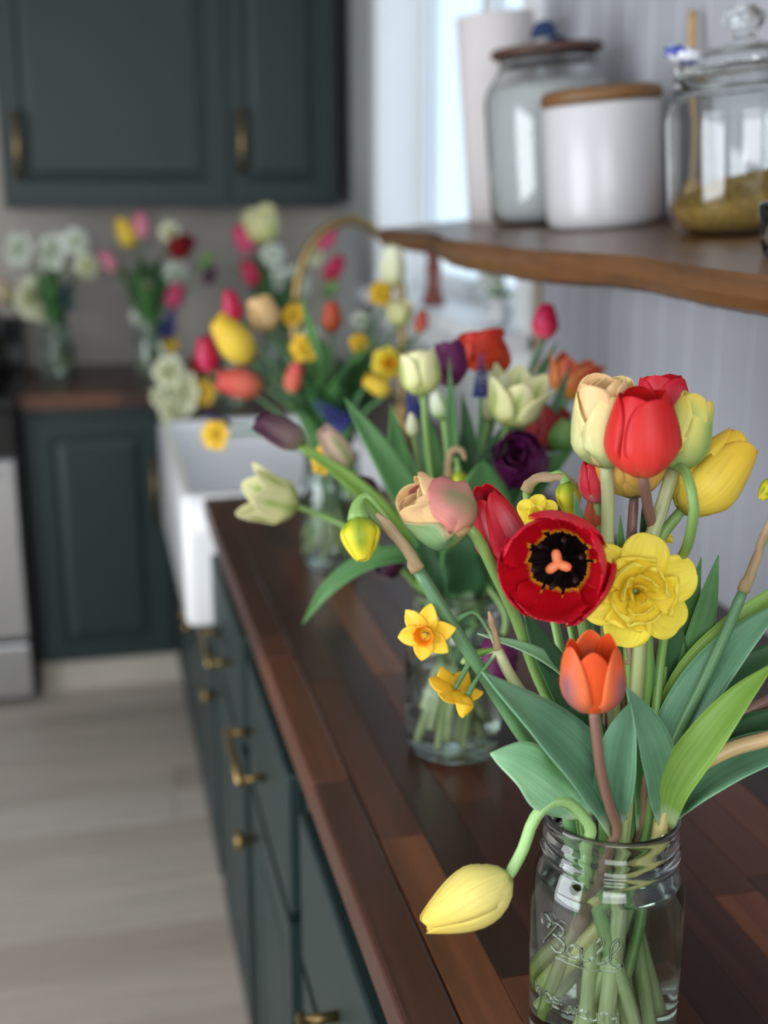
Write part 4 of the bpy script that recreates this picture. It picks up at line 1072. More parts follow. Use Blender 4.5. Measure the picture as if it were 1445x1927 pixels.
# 8 amber tulip behind it
T(JA, 'amber-yellow tulip tucked behind the bright red cup-shaped tulip', (1194, 934, 0.022), (1180, 780, 0.02), 132, 'amber', 'b',
  [(1188, 1010, 0.02), (1180, 1110, 0.02), (1172, 1300, 0.015)], 0.0032, seed=6, close=0.45, phi0=0.6, hint=hv((0, 0, 1)),
  leaves=[dict(pts=[(1180, 1300, 0.025), (1200, 1150, 0.025), (1212, 1040, 0.025), (1209, 948, 0.025)], w=30, mat='d', fold=0.3, bw=0.8, tipe=3)])
# 9 cream double tulip
T(JA, 'cream double tulip with green-tinged outer petals and a peach ruffled heart', (1140, 878, 0.004), (1134, 716, 0.0), 126, ('peachgreen', 'peach'), 'p',
  [(1144, 930, 0.008), (1143, 1010, 0.01), (1146, 1150, 0.012), (1155, 1400, 0.01)], 0.0042, name='double_tulip', seed=17, close=0.16, double=5, outerlen=0.94, ripple=0.16, phi0=0.2, hint=hv((0, 0, 1)), e1=0.42, rough=1.5,
  leaves=[dict(pts=[(1160, 1300, 0.015), (1166, 1100, 0.015), (1168, 1010, 0.012), (1168, 970, 0.012)], w=26, mat='g', fold=0.3, bw=0.8, tipe=3)])
# 10 lime striped tulip on the curved stem
T(JA, 'lime and yellow striped tulip leaning toward the wall on a curved green stem', (1270, 884, 0.004), (1314, 748, 0.01), 96, 'limestripe', 'g',
  [(1290, 888, -0.014), (1305, 945, -0.024), (1298, 1010, -0.016), (1272, 1075, 0.012), (1250, 1190, 0.018), (1225, 1450, 0.0)], 0.003, seed=9, close=0.36, ripple=0.12, e1=0.4, phi0=0.7, hint=hv((0, 0, 1)), rough=1.3)
# 11 red tulip at the back
T(JA, 'red tulip at the back of the bouquet showing only its rosy rim', (1252, 880, 0.045), (1246, 712, 0.05), 112, 'redpink', 'p',
  [(1264, 890, 0.012), (1240, 970, 0.008), (1216, 1040, 0.006), (1205, 1200, 0.006)], 0.0042, seed=10, close=0.3, e1=0.35)
# 12 yellow tulip leaning right
T(JA, 'deep yellow closed tulip leaning far toward the beadboard wall', (1281, 962, 0.012), (1402, 828, 0.02), 124, 'yellow', 'g',
  [(1262, 985, 0.012), (1244, 1010, 0.012), (1228, 1070, 0.01), (1215, 1300, 0.01)], 0.0036, seed=13, close=0.42, e1=0.42, phi0=0.2, hint=hv((0, 0, 1)), pwf=1.15, rough=0.6)
# 13 small pink bud, 14 rust bud
T(JA, 'small blush tulip with crimson edges behind the pale double tulip stem', (1124, 946, 0.03), (1112, 868, 0.03), 60, 'redpink', 'g', [(1130, 1010, 0.03), (1140, 1250, 0.02)], 0.0028, seed=14, close=0.55)
T(JA, 'small rust-orange tulip bud behind the crimson tulip rim', (1128, 1002, 0.035), (1118, 932, 0.035), 46, 'rust', 'b', [(1134, 1060, 0.03), (1142, 1250, 0.02)], 0.0026, seed=15, close=0.7)
# 15 daffodils behind
DF(JA, 'yellow daffodil peeping out behind the pink-red tulip', (1010, 968, 0.05), (-0.25, 0.5, 0.8), 42, 'g', [(1040, 1050, 0.06), (1090, 1250, 0.03)], 0.0026, seed=3, mats=('daf', 'dafc'), hint=hv((0, 1, 0)),
   leaves=[dict(pts=[(1110, 1300, 0.03), (1100, 1100, 0.03), (1092, 1000, 0.025), (1081, 924, 0.022)], w=36, mat='b', fold=0.25, bw=0.8, h0=(0, 0, 1))])
def bud_narcissus(jc, label, base, tip, w, mat, stempts, spathepts, sw, sr=0.0032, stalk=None, leaves=(), name='daffodil', stem='g', close=0.72):
    b, t = atj(jc, *base), atj(jc, *tip); wy = [atj(jc, *p) for p in stempts]
    f = new(name, label, jc, wy[-1], 'daffodil')
    tulip_bloom(f, b, t, w/2*pxm(b), PM[mat], close=close, seed=hash(label) % 97 if False else len(label), e1=0.5, hint=hv((0, 0, 1)), pwf=1.05, crease=0.0004)
    mo, ft = MF[f.t.name]
    f.stem(wy+[mo, mo*0.55+ft*0.45, ft], sr, STEMS[stem], taper=1.05)
    if stalk:
        P = spline([b+(t-b)*0.06]+[atj(jc, *p) for p in stalk]+[wy[0]], 18); k = sr*0.5
        rr = w/2*pxm(b)
        V, F, UV = tube(P, [rr*0.62, rr*0.5, rr*0.36]+[k*1.25]*3+[k]*12, 8); f.part('neck', V, F, STEMS['g'], UV)
    if spathepts: dry_spathe(f, [wy[0]]+[atj(jc, *p) for p in spathepts], sw*pxm(wy[0]))
    for l in leaves: addleaf(f, jc, **l)
    return f
bud_narcissus(JA, 'lime-yellow daffodil bud hanging from a papery spathe on a thick green stem', (675, 972, -0.02), (683, 1054, -0.032), 74, 'limebud',
   [(786, 1072, -0.02), (846, 1170, -0.022), (905, 1262, -0.022), (980, 1380, -0.02), (1060, 1490, -0.02)], [(760, 1030, -0.02), (730, 990, -0.02), (708, 966, -0.02)], 15, 0.0040, stem='d', stalk=
   [(674, 950, -0.018), (686, 932, -0.016), (712, 955, -0.016), (745, 1005, -0.018)])
bud_narcissus(JA, 'yellow-green daffodil bud under a beige drooping spathe behind the crimson tulip', (1066, 905, 0.06), (1074, 972, 0.055), 48, 'limebud',
   [(990, 925, 0.07), (1000, 1000, 0.07), (1050, 1200, 0.04)], [(1000, 905, 0.07), (1040, 895, 0.065), (1075, 905, 0.06), (1092, 925, 0.058)], 12, 0.003, [(1058, 892, 0.062), (1030, 895, 0.066)])
bud_narcissus(JA, 'small yellow-green bud hanging from a dry stalk on the wall side of the lettered jar', (1462, 905, 0.0), (1430, 938, 0.0), 34, 'limebud',
   [(1398, 1112, 0.0), (1366, 1190, 0.0), (1330, 1270, -0.002), (1255, 1440, -0.002)], [(1412, 1075, 0.0), (1432, 1020, 0.0), (1446, 985, 0.0), (1452, 970, 0.0)], 12, 0.0034, [(1470, 890, 0.0), (1485, 930, 0.0), (1455, 985, 0.0)], stem='d')
# multi-headed little narcissus low on the left
f = None
node = atj(JA, 936, 1222, -0.02)
f = new('narcissus_cluster', 'many-headed little narcissus with golden blooms and orange cup hanging before the middle jar', JA, atj(JA, 1090, 1450, 0), 'daffodil')
mo, ft = MF[f.t.name]
f.stem([node, atj(JA, 955, 1262, -0.02), atj(JA, 992, 1320, -0.018), atj(JA, 1060, 1430, -0.012), mo, mo*0.55+ft*0.45, ft], 0.0034, STEMS['p'])
c1 = atj(JA, 802, 1192, -0.028); e1 = daff_bloom(f, c1, hv((-0.35, 0.05, 1)), 58*pxm(c1), ('gold', 'orangecup'), 0.34, 0.36, 5, hv((0.2, 1, 0)), (12, 7), 0.14, 0.36, back=False, point=1.25)
c2 = atj(JA, 856, 1296, -0.03); e2 = daff_bloom(f, c2, hv((-0.35, -0.85, -0.35)), 54*pxm(c2), ('gold', 'orangecup'), 0.33, 0.3, 6, hv((1, 0, 0)), (12, 7), 0.15, 0.40, back=False, point=1.1)
c3a, c3b = atj(JA, 880, 1308, -0.034), atj(JA, 868, 1349, -0.036)
tulip_bloom(f, c3a, c3b, 17*pxm(c3a), PM['gold'], close=0.85, seed=3, res=(8, 6))
for pts, rr in (([e1*0.2+c1*0.8, atj(JA, 826, 1186, -0.012), atj(JA, 858, 1168, -0.010), atj(JA, 892, 1152, -0.012), atj(JA, 915, 1180, -0.016), node], (3.6, 6.5, 4.0)),
                ([c2, atj(JA, 868, 1275, -0.026), atj(JA, 890, 1240, -0.02), node], (4.5, 5.5, 4)), ([c3a, atj(JA, 896, 1280, -0.03), atj(JA, 918, 1250, -0.024), node], (6, 4.0, 4))):
    P = spline(pts, 18); q = pxm(c1); R = [q*(rr[0]+(rr[1]-rr[0])*min(1, i/6) if i < 9 else rr[2]) for i in range(18)]
    V, F, UV = tube(P, R, 8); f.part('stalk', V, F, STEMS['d'], UV)
V, F, UV = tube(spline([atj(JA, 868, 1248, -0.02), atj(JA, 885, 1236, -0.02), atj(JA, 908, 1226, -0.02), node], 8), [0.0012, 0.0026, 0.0031, 0.003, 0.0022, 0.0016, 0.0014, 0.0012], 8); f.part('bud', V, F, PM['ovary'], UV)
dry_spathe(f, [node, atj(JA, 930, 1195, -0.02), atj(JA, 920, 1150, -0.02)], 0.0026)
# stems that arch out of the frame on the right, with their blooms
T(JA, 'coral tulip arching toward the wall on a tan stem just above the countertop', (1500, 1372, -0.02), (1620, 1366, -0.03), 110, 'coral', 't',
  [(1445, 1390, -0.02), (1370, 1412, -0.02), (1300, 1452, -0.02), (1258, 1500, -0.02), (1244, 1545, -0.018)], 0.0046, seed=19, close=0.5,
  leaves=[dict(pts=[(1252, 1548, -0.018), (1240, 1450, -0.03), (1215, 1370, -0.04), (1178, 1292, -0.045)], w=86, mat='b', h0=(0.3, 0.1, 0.9), h1=(0.5, 0.3, 0.8), fold=0.24, wave=0.03, bw=0.42, tipe=2.2),
          dict(pts=[(1250, 1552, -0.02), (1268, 1480, -0.03), (1330, 1390, -0.035), (1395, 1310, -0.03), (1460, 1245, -0.02)], w=76, mat='y', h0=(-0.3, 0.3, 0.9), h1=(-0.6, 0.5, 0.6), fold=0.28, bw=0.5, tipe=2.0),
          dict(pts=[(1262, 1540, -0.01), (1330, 1470, -0.02), (1400, 1430, -0.02), (1480, 1405, -0.02), (1560, 1400, -0.02)], w=96, mat='b', h0=(-0.5, 0.8, 0.4), fold=0.3, bw=0.3, tipe=2.4)])
T(JA, 'rosy tulip reaching toward the wall on a brown stem behind the arching coral tulip', (1520, 1270, 0.03), (1610, 1200, 0.03), 110, 'redpink', 'b',
  [(1445, 1318, 0.02), (1380, 1352, 0.015), (1300, 1430, 0.008), (1250, 1510, 0.0)], 0.0036, seed=20, close=0.5,
  leaves=[dict(pts=[(1240, 1530, 0.0), (1258, 1420, 0.0), (1310, 1310, 0.0), (1390, 1210, 0.0), (1480, 1130, 0.0)], w=92, mat='b', h0=(-0.35, 0.35, 0.85), h1=(-0.6, 0.5, 0.6), fold=0.24, bw=0.5, tipe=2.4),
          dict(pts=[(1235, 1500, 0.012), (1250, 1390, 0.012), (1300, 1270, 0.014), (1380, 1180, 0.016), (1500, 1080, 0.02)], w=62, mat='y', h0=(-0.4, 0.3, 0.85), fold=0.25, bw=0.6),
          dict(pts=[(1262, 1535, 0.005), (1330, 1450, 0.005), (1400, 1385, 0.005), (1520, 1330, 0.005)], w=80, mat='d', h0=(-0.4, 0.7, 0.5), fold=0.3, bw=0.4),
          dict(pts=[(1240, 1480, 0.02), (1300, 1350, 0.03), (1400, 1260, 0.035), (1500, 1200, 0.04)], w=74, mat='d', h0=(-0.4, 0.5, 0.7), fold=0.2, bw=0.5)])
DF(JA, 'yellow daffodil behind the bouquet with tall upright strap leaves by the wall', (1240, 1010, 0.075), (0.3, 0.6, -0.5), 30, 'g', [(1250, 1100, 0.05), (1240, 1350, 0.02)], 0.0026, seed=9, mats=('daf', 'dafc'),
   leaves=[dict(pts=[(1262, 1480, 0.02), (1290, 1300, 0.024), (1325, 1160, 0.026), (1352, 1044, 0.028)], w=56, mat='g', h0=(-0.2, 0, 1), fold=0.22, bw=0.7, tipe=2.6),
           dict(pts=[(1252, 1480, 0.03), (1268, 1300, 0.034), (1296, 1150, 0.036), (1320, 1048, 0.036)], w=48, mat='g', h0=(0.1, 0, 1), fold=0.22, bw=0.7, tipe=2.6),
           dict(pts=[(1232, 1520, 0.02), (1252, 1380, 0.024), (1268, 1250, 0.026), (1262, 1140, 0.026)], w=72, mat='d', h0=(0, 0, 1), fold=0.18, bw=0.8, tipe=3)])

# ------------------------------------------------------------------ bouquet in the middle jar
jar(JB, 'clear glass jar in the middle of the countertop, with narcissus dangling before it', 56, 0.100)
B_ = 'of the middle jar'
T(JB, 'cream tulip with green ribs standing tall in the middle jar', (797, 744, 0.0), (786, 660, 0.0), 76, 'cream', 'g', [(800, 800, 0.0), (812, 900, 0.0), (830, 1040, 0.0)], seed=31, close=0.2, e1=0.42, phi0=0.4,
  leaves=[dict(pts=[(850, 1120, -0.02), (800, 1000, -0.03), (735, 880, -0.03), (648, 748, -0.02)], w=64, mat='g', fold=0.25, bw=0.7, h0=(0.2, 0.2, 0.9))])
T(JB, 'deep purple tulip beside the tall cream tulip of the middle jar', (848, 728, 0.04), (846, 642, 0.045), 66, 'purple', 'd', [(850, 800, 0.03), (850, 1000, 0.01)], seed=32, close=0.25,
  leaves=[dict(pts=[(850, 1100, 0.0), (856, 950, -0.01), (850, 800, -0.01), (845, 672, -0.005)], w=26, mat='g', fold=0.3, bw=0.8)])
T(JB, 'ragged orange-red tulip behind the purple tulip of the middle jar', (916, 700, 0.09), (902, 624, 0.095), 78, 'redor', 'd', [(905, 800, 0.07), (875, 1000, 0.02)], seed=33, close=-0.1, ripple=0.2, e1=0.35)
T(JB, 'scarlet tulip low at the back beside the ragged orange-red tulip', (940, 705, 0.11), (935, 640, 0.115), 48, 'redor', 'd', [(925, 800, 0.08), (880, 1000, 0.02)], seed=34, close=0.4)
T(JB, 'wide-open cream tulip with green centre and pointed petals in the middle jar', (955, 800, 0.03), (985, 706, 0.02), 104, 'cream', 'g', [(938, 850, 0.03), (905, 950, 0.02), (880, 1050, 0.01)], seed=35, close=-0.35, e1=0.7, pwf=0.9, phi0=0.6)
T(JB, 'white tulip beside the wide-open cream tulip', (918, 792, 0.05), (940, 700, 0.05), 52, 'creamw', 'g', [(905, 850, 0.045), (880, 1000, 0.02)], seed=36, close=0.1, e1=0.6)
T(JB, 'open double purple tulip with curled petals facing out above the pink-red tulip', (992, 885, 0.03), (968, 850, -0.012), 100, 'purple', 'd', [(985, 920, 0.03), (940, 1000, 0.02), (890, 1080, 0.01)], name='double_tulip', seed=37, close=0.2, double=2, ripple=0.18, e1=0.35, hint=hv((0, 1, 0)), stamens=False,
  leaves=[dict(pts=[(880, 1130, -0.02), (888, 1020, -0.035), (905, 940, -0.04), (908, 866, -0.04)], w=130, mat='g', h0=(0.2, 0.1, 0.95), fold=0.2, wave=0.15, bw=0.5, tipe=3.5)])
T(JB, 'single crimson-pink tulip rising above the others toward the shelf', (1024, 640, 0.30), (1030, 572, 0.31), 50, 'hotpink', 'd', [(1000, 690, 0.28), (960, 780, 0.2), (900, 950, 0.06)], seed=38, close=0.6,
  leaves=[dict(pts=[(900, 1050, 0.03), (960, 850, 0.14), (1010, 720, 0.2), (1050, 640, 0.22)], w=40, mat='d', fold=0.3, bw=0.6)])
T(JB, 'flared sunset-orange tulip near the wall behind the lettered-jar bouquet', (1068, 750, 0.18), (1092, 672, 0.18), 92, 'sunset', 'd', [(1040, 820, 0.15), (950, 960, 0.06)], seed=39, close=-0.3, e1=0.7, pwf=0.85,
  leaves=[dict(pts=[(900, 1060, 0.03), (980, 900, 0.1), (1040, 780, 0.14), (1075, 680, 0.15)], w=36, mat='d', fold=0.3, bw=0.6)])
T(JB, 'narrow white and green tulip bud below the tall cream tulip', (836, 790, 0.0), (816, 732, 0.0), 38, 'whitebud', 'g', [(842, 850, 0.0), (848, 1000, 0.0)], seed=40, close=0.75,
  leaves=[dict(pts=[(845, 1110, 0.01), (842, 1000, 0.01), (815, 860, 0.01), (800, 770, 0.01)], w=56, mat='g', fold=0.25, bw=0.7)])
T(JB, 'dark red tulip deep inside the middle bouquet', (1020, 850, 0.14), (1042, 768, 0.14), 82, 'dkred', 'd', [(990, 900, 0.1), (920, 1000, 0.03)], seed=41, close=0.1, ripple=0.15)
T(JB, 'plump green tulip bud beside the cream double tulip', (1046, 848, 0.06), (1066, 792, 0.06), 48, 'greenbud', 'd', [(1020, 880, 0.06), (940, 1000, 0.03)], seed=42, close=0.55,
  leaves=[dict(pts=[(900, 1080, 0.02), (970, 960, 0.05), (1030, 890, 0.06), (1090, 830, 0.06)], w=52, mat='g', fold=0.25, bw=0.7, h0=(-0.3, 0.5, 0.8))])
T(JB, 'plum and grey-green tulip leaning out toward the white sink', (574, 836, -0.005), (484, 788, -0.01), 56, 'plumgreen', 'y', [(620, 875, -0.005), (690, 940, -0.01), (770, 1020, -0.012)], seed=43, close=0.3, e1=0.4,
  leaves=[dict(pts=[(800, 1060, -0.02), (720, 960, -0.025), (640, 890, -0.02), (545, 830, -0.01)], w=34, mat='y', fold=0.3, bw=0.7)])
T(JB, 'wide-open cream and lime tulip stretching out above the countertop front edge', (560, 954, -0.005), (462, 926, -0.02), 92, 'cream', 'y', [(600, 968, -0.005), (650, 990, -0.008), (730, 1045, -0.012)], seed=44, close=-0.25, e1=0.65, pwf=0.95, phi0=0.5, hint=hv((0, 1, 0)))
T(JB, 'blush and green tulip between the plum tulip and the tall leaves', (660, 884, 0.015), (606, 806, 0.01), 52, 'blush', 'g', [(690, 925, 0.012), (760, 1020, 0.0)], seed=45, close=0.4)
T(JB, 'small purple tulip bud just above the lime daffodil bud', (712, 928, -0.01), (656, 904, -0.012), 42, 'dkpurple', 'b', [(745, 950, -0.008), (800, 1030, -0.005)], 0.0026, seed=46, close=0.4)
T(JB, 'dark purple fringed tulip nodding under the lime daffodil bud', (742, 1032, -0.03), (724, 1084, -0.036), 54, 'dkpurple', 'g', [(752, 1040, -0.028), (790, 1085, -0.02)], 0.0026, name='fringed_tulip', seed=47, close=0.25, jag=0.16, double=1, ripple=0.2, res=(14, 12))
T(JB, 'purple fringed tulip hanging low behind the lettered-jar bouquet, beside the middle jar', (948, 1195, -0.045), (928, 1278, -0.05), 72, 'purple', 'g', [(952, 1165, -0.04), (930, 1120, -0.03), (900, 1090, -0.02)], name='fringed_tulip', seed=48, close=0.2, jag=0.12, double=1, ripple=0.2, res=(14, 12))
DF(JB, 'small yellow daffodil peeping beside the blush tulip', (606, 866, 0.03), (-0.6, 0.3, 0.6), 30, 'g', [(660, 930, 0.02), (760, 1030, 0.0)], 0.0024, seed=21, mats=('gold', 'dafc'))
T(JB, 'tiny cream bud low beside the violet iris', (778, 822, 0.02), (774, 778, 0.02), 24, 'creamw', 'g', [(790, 880, 0.02), (830, 1030, 0.0)], 0.002, seed=49, close=0.7)
bud_narcissus(JB, 'spent daffodil with a beige collapsed spathe behind the peach double tulip', (862, 884, -0.02), (872, 930, -0.022), 26, 'limebud',
   [(845, 900, -0.015), (850, 980, -0.012), (855, 1060, -0.01)], [(842, 868, -0.015), (852, 846, -0.018), (868, 846, -0.02), (876, 866, -0.02)], 10, 0.0026, [(858, 862, -0.018), (850, 872, -0.016)])
def MU(jc, label, base, tip, w, way=(), group=None):
    b, t = atj(jc, *base), atj(jc, *tip); f = new('grape_hyacinth', label, jc, b, 'grape hyacinth', group)
    muscari(f, b, t, w/2*pxm(b), len(label)); stem_of(f, jc, b-(t-b)*0.02, t-b, [atj(jc, *p) for p in way], 0.0018, 'd')
MU(JB, 'dark violet grape hyacinth between the purple and the orange-red tulip', (905, 742, 0.03), (905, 668, 0.03), 30, [(900, 850, 0.03), (870, 1000, 0.01)])
MU(JB, 'violet-blue grape hyacinth below the tall cream tulip', (782, 780, 0.04), (768, 724, 0.04), 30, [(800, 880, 0.03), (835, 1030, 0.01)])
# broad leaves that fill the middle jar, each on a short-cut tulip
for lab, lv in (('bare tulip shoot with a long leaf arching down over the countertop', [dict(pts=[(815, 1110, -0.03), (775, 1048, -0.045), (700, 1055, -0.05), (620, 1105, -0.05), (568, 1176, -0.05)], w=42, mat='g', h0=(-0.1, 0.8, 0.5), h1=(0.4, 0.6, 0.6), fold=0.3, bw=0.8, tipe=2.0)]),
                ('bare tulip shoot with broad grey-green leaves at the mouth of the middle jar', [dict(pts=[(868, 1150, -0.02), (872, 1090, -0.035), (862, 1030, -0.04), (838, 980, -0.03)], w=84, mat='d', h0=(0.2, 0.1, 0.9), fold=0.25, wave=0.12, bw=0.6, tipe=3),
                     dict(pts=[(895, 1150, -0.01), (905, 1080, -0.025), (900, 1010, -0.03), (880, 950, -0.03)], w=60, mat='g', fold=0.3, wave=0.2, bw=0.7, tipe=3), dict(pts=[(835, 1130, -0.02), (815, 1050, -0.03), (790, 960, -0.025), (770, 850, -0.02)], w=52, mat='g', fold=0.3, bw=0.7),
                     dict(pts=[(845, 1140, -0.03), (822, 1085, -0.04), (800, 1040, -0.035), (790, 960, -0.03)], w=44, mat='d', fold=0.3, bw=0.8), dict(pts=[(880, 1150, -0.03), (850, 1060, -0.03), (840, 990, -0.03), (835, 900, -0.025)], w=50, mat='g', fold=0.3, bw=0.8),
                     dict(pts=[(910, 1140, -0.01), (925, 1060, -0.02), (930, 980, -0.02), (920, 900, -0.02)], w=56, mat='d', fold=0.3, bw=0.8), dict(pts=[(860, 1130, 0.02), (840, 980, 0.03), (880, 850, 0.03), (870, 740, 0.03)], w=48, mat='d', fold=0.3, bw=0.8),
                     dict(pts=[(870, 1130, 0.02), (900, 980, 0.03), (930, 850, 0.03), (990, 760, 0.03)], w=48, mat='d', fold=0.3, bw=0.8), dict(pts=[(830, 1120, 0.02), (770, 990, 0.03), (740, 870, 0.03), (690, 800, 0.03)], w=54, mat='d', fold=0.3, bw=0.8),
                     dict(pts=[(840, 1130, 0.0), (800, 1020, 0.0), (760, 900, 0.0), (735, 760, 0.0)], w=60, mat='g', fold=0.3, bw=0.7), dict(pts=[(860, 1130, 0.01), (880, 1000, 0.01), (920, 880, 0.01), (960, 820, 0.01)], w=60, mat='d', fold=0.3, bw=0.7)])):
    f = new('tulip_shoot', lab, JB, atj(JB, 840, 1060, -0.01), 'tulip')
    mo, ft = MF[f.t.name]; f.stem([mo+Vector((0, 0, 0.045)), mo, mo*0.55+ft*0.45, ft], 0.004, GREEN, seg=24)
    for l in lv: addleaf(f, JB, **l)

# ------------------------------------------------------------------ blurred bouquets further back
def autoleaves(f, jc, n, ln, rg, mats='gd', w=0.03, zc=0.165):
    for i in range(n):
        a = rg.uniform(0, 6.283); d_ = Vector((math.cos(a), math.sin(a), 0)); L = ln*rg.uniform(0.7, 1.1); le = rg.uniform(0.15, 0.75)
        p0 = Vector(jc)+d_*0.022+UP*zc
        pts = [p0, p0+UP*L*0.4+d_*L*le*0.2, p0+UP*L*0.75+d_*L*le*0.5, p0+UP*L*rg.uniform(0.75, 1.0)+d_*L*le]
        f.leaf(pts, w/2*rg.uniform(0.8, 1.3), LEAFS[rg.choice(mats)], -d_+UP*0.8, None, 0.25, n=10, m=4, bw=0.6)
BRG = random.Random(77)
def BF(jc, kind, u, v, px, mat, label, off=0.0, dx=0, group=None, leaves=1, ang=None):
    """a blurred bloom: centre pixel, size in pixels"""
    c = atj(jc, u, v, off); r = px/2*pxm(c); rg = random.Random(int(u*7+v))
    outd = Vector((c.x-jc.x, c.y-jc.y, 0)); outd = outd/max(0.12, outd.length)
    ax = (UP*0.9+outd*0.6-HF*0.25)
    if ang is not None: ax = RH*math.sin(math.radians(ang))+UP*math.cos(math.radians(ang))-HF*0.12
    ax.normalize()
    nm = {'t': 'tulip', 'o': 'tulip', 'd': 'daffodil', 'w': 'double_daffodil', 'm': 'grape_hyacinth', 'p': 'double_tulip'}[kind]
    f = new(nm, label, jc, c, nm.replace('_', ' ') if kind == 'm' else nm.split('_')[-1], group)
    if kind in 'top':
        L = r*2.0 if kind != 'o' else r*1.7; b = c-ax*L/2
        tulip_bloom(f, b, c+ax*L/2, r*(0.62 if kind == 't' else 0.85), PM[mat], close={'t': 0.45, 'o': -0.2, 'p': 0.25}[kind], seed=int(u), res=(9, 6), double=1 if kind == 'p' else 0, ripple=0.1 if kind != 't' else 0)
        e = b
    elif kind == 'm':
        muscari(f, c-ax*r, c+ax*r, r*0.55, int(u)); e = c-ax*r
    else:
        face = (-HF*0.8+outd*0.5+UP*0.2+RH*rg.uniform(-0.4, 0.4)).normalized(); ax = face
        ms = {'gold': ('gold', 'dafc'), 'daf': ('daf', 'orangecup'), 'creamw': ('creamw', 'creamw'), 'white': ('white', 'white')}[mat]
        e = daff_bloom(f, c, face, r, ms, seed=int(v), res=(7, 4), double=(kind == 'w'), tw=0.46)
    stem_of(f, jc, e, ax, [e*0.6+(Vector(jc)+UP*0.2)*0.4-UP*0.0], 0.0028, 'd', n=6)
    autoleaves(f, jc, leaves, max(0.08, (c.z-jc.z-0.165)*0.85), BRG)
    return f

jar(JC, 'glass jar on the long countertop close to the white sink', 40, 0.11)
for row in (
    ('t', 440, 641, 106, 'yellow', 'large golden-yellow tulip leaning out of the sink-side jar', -0.02, -38),
    ('t', 390, 668, 72, 'hotpink', 'hot pink tulip hanging out below the large golden-yellow tulip', 0.0, -8),
    ('t', 452, 722, 92, 'coral', 'coral tulip lying nearly flat below the golden-yellow tulip', -0.02, -80),
    ('t', 554, 712, 60, 'coral', 'slim salmon-pink tulip bud among the dark leaves of the sink-side jar', -0.05, 14),
    ('d', 551, 592, 46, 'gold', 'yellow daffodil beside the peach double tulip', 0.05, None),
    ('t', 625, 598, 60, 'rust', 'rust-orange tulip in the middle of the sink-side bouquet', 0.02, 0),
    ('d', 717, 553, 50, 'gold', 'yellow daffodil below the shelf end', 0.05, None),
    ('p', 497, 592, 70, 'peach', 'peach-orange double tulip beside the crimson-pink tulip', 0.03, -15),
    ('t', 437, 578, 62, 'hotpink', 'crimson-pink tulip above the large golden-yellow tulip', 0.04, -12),
    ('d', 572, 655, 58, 'gold', 'yellow daffodil below the rust-orange tulip', -0.03, None),
    ('d', 676, 647, 42, 'gold', 'small yellow daffodil between the rust-orange tulip and the tall cream tulip', 0.0, None),
    ('d', 728, 684, 66, 'daf', 'pale yellow daffodil with an orange cup beside the tall cream tulip', -0.12, None),
    ('t', 712, 726, 58, 'yellow', 'short yellow tulip just under the pale yellow daffodil', -0.14, -60),
    ('w', 678, 603, 36, 'white', 'small white double narcissus in the sink-side bouquet', 0.05, None),
    ('w', 586, 628, 32, 'white', 'tiny white double narcissus beside the yellow daffodil', 0.0, None),
    ('m', 620, 776, 70, 'navy', 'grape hyacinth deep among the leaves of the sink-side jar', -0.06, -50),
    ('t', 740, 502, 78, 'creamw', 'tall slim cream tulip bud in front of the shelf end', 0.06, 2),
    ('t', 792, 607, 44, 'coral', 'small coral tulip on the wall side of the sink-side bouquet', 0.05, 10),
    ('o', 752, 592, 54, 'cream', 'open cream-green tulip on the wall side of the sink-side bouquet', 0.04, 5),
    ('d', 404, 818, 62, 'gold', 'yellow daffodil hanging over the white sink', -0.01, None),
    ('m', 407, 792, 40, 'navy', 'grape hyacinth hanging just above the yellow daffodil over the sink', 0.0, -60)):
    BF(JC, *row[:6], off=row[6], ang=row[7], leaves=4)

JD = Vector((0.345, 3.16, CT)); JE = Vector((-0.12, 3.85, CT)); JF = Vector((0.16, 3.83, CT)); JG = Vector((0.50, 3.42, CT))
jar(JD, 'glass jar on the countertop strip beyond the white sink, with cream daffodils', 28)
for row in (
    ('w', 318, 700, 66, 'creamw', 'uppermost cream double daffodil at the far corner of the white sink'),
    ('w', 345, 738, 80, 'creamw', 'largest cream double daffodil at the far corner of the white sink'),
    ('w', 328, 772, 72, 'creamw', 'lowest cream double daffodil touching the white sink rim'),
    ('w', 300, 748, 40, 'creamw', 'smallest cream double daffodil at the far corner of the white sink'),
    ('d', 380, 738, 50, 'gold', 'yellow daffodil beside the cream double daffodils'),
    ('t', 372, 690, 44, 'dkred', 'dark maroon tulip behind the cream double daffodils')):
    BF(JD, *row, off=-0.11, leaves=2)
jar(JE, 'glass jar beside the stove on the far countertop, with white narcissus', 28)
for row in (
    ('w', 36, 470, 66, 'white', 'pale green-white double narcissus leaning over the stove, topmost on that side'),
    ('w', 97, 474, 74, 'white', 'large pale double narcissus at the top of the stove-side bouquet'),
    ('d', 141, 455, 54, 'white', 'white daffodil at the very top of the stove-side bouquet'),
    ('d', 163, 500, 50, 'creamw', 'cream daffodil on the sink side of the stove-side bouquet'),
    ('w', 70, 562, 92, 'creamw', 'biggest cream double daffodil low in the stove-side bouquet'),
    ('d', 108, 582, 40, 'white', 'white daffodil low beside the biggest cream double daffodil'),
    ('m', 126, 556, 46, 'navy', 'blue grape hyacinth in the stove-side bouquet'),
    ('p', 6, 552, 52, 'blush', 'blush double tulip hanging over the stove')):
    BF(JE, *row, leaves=4)
jar(JF, 'glass jar on the far countertop under the wall cabinet, with mixed pink and yellow flowers', 28)
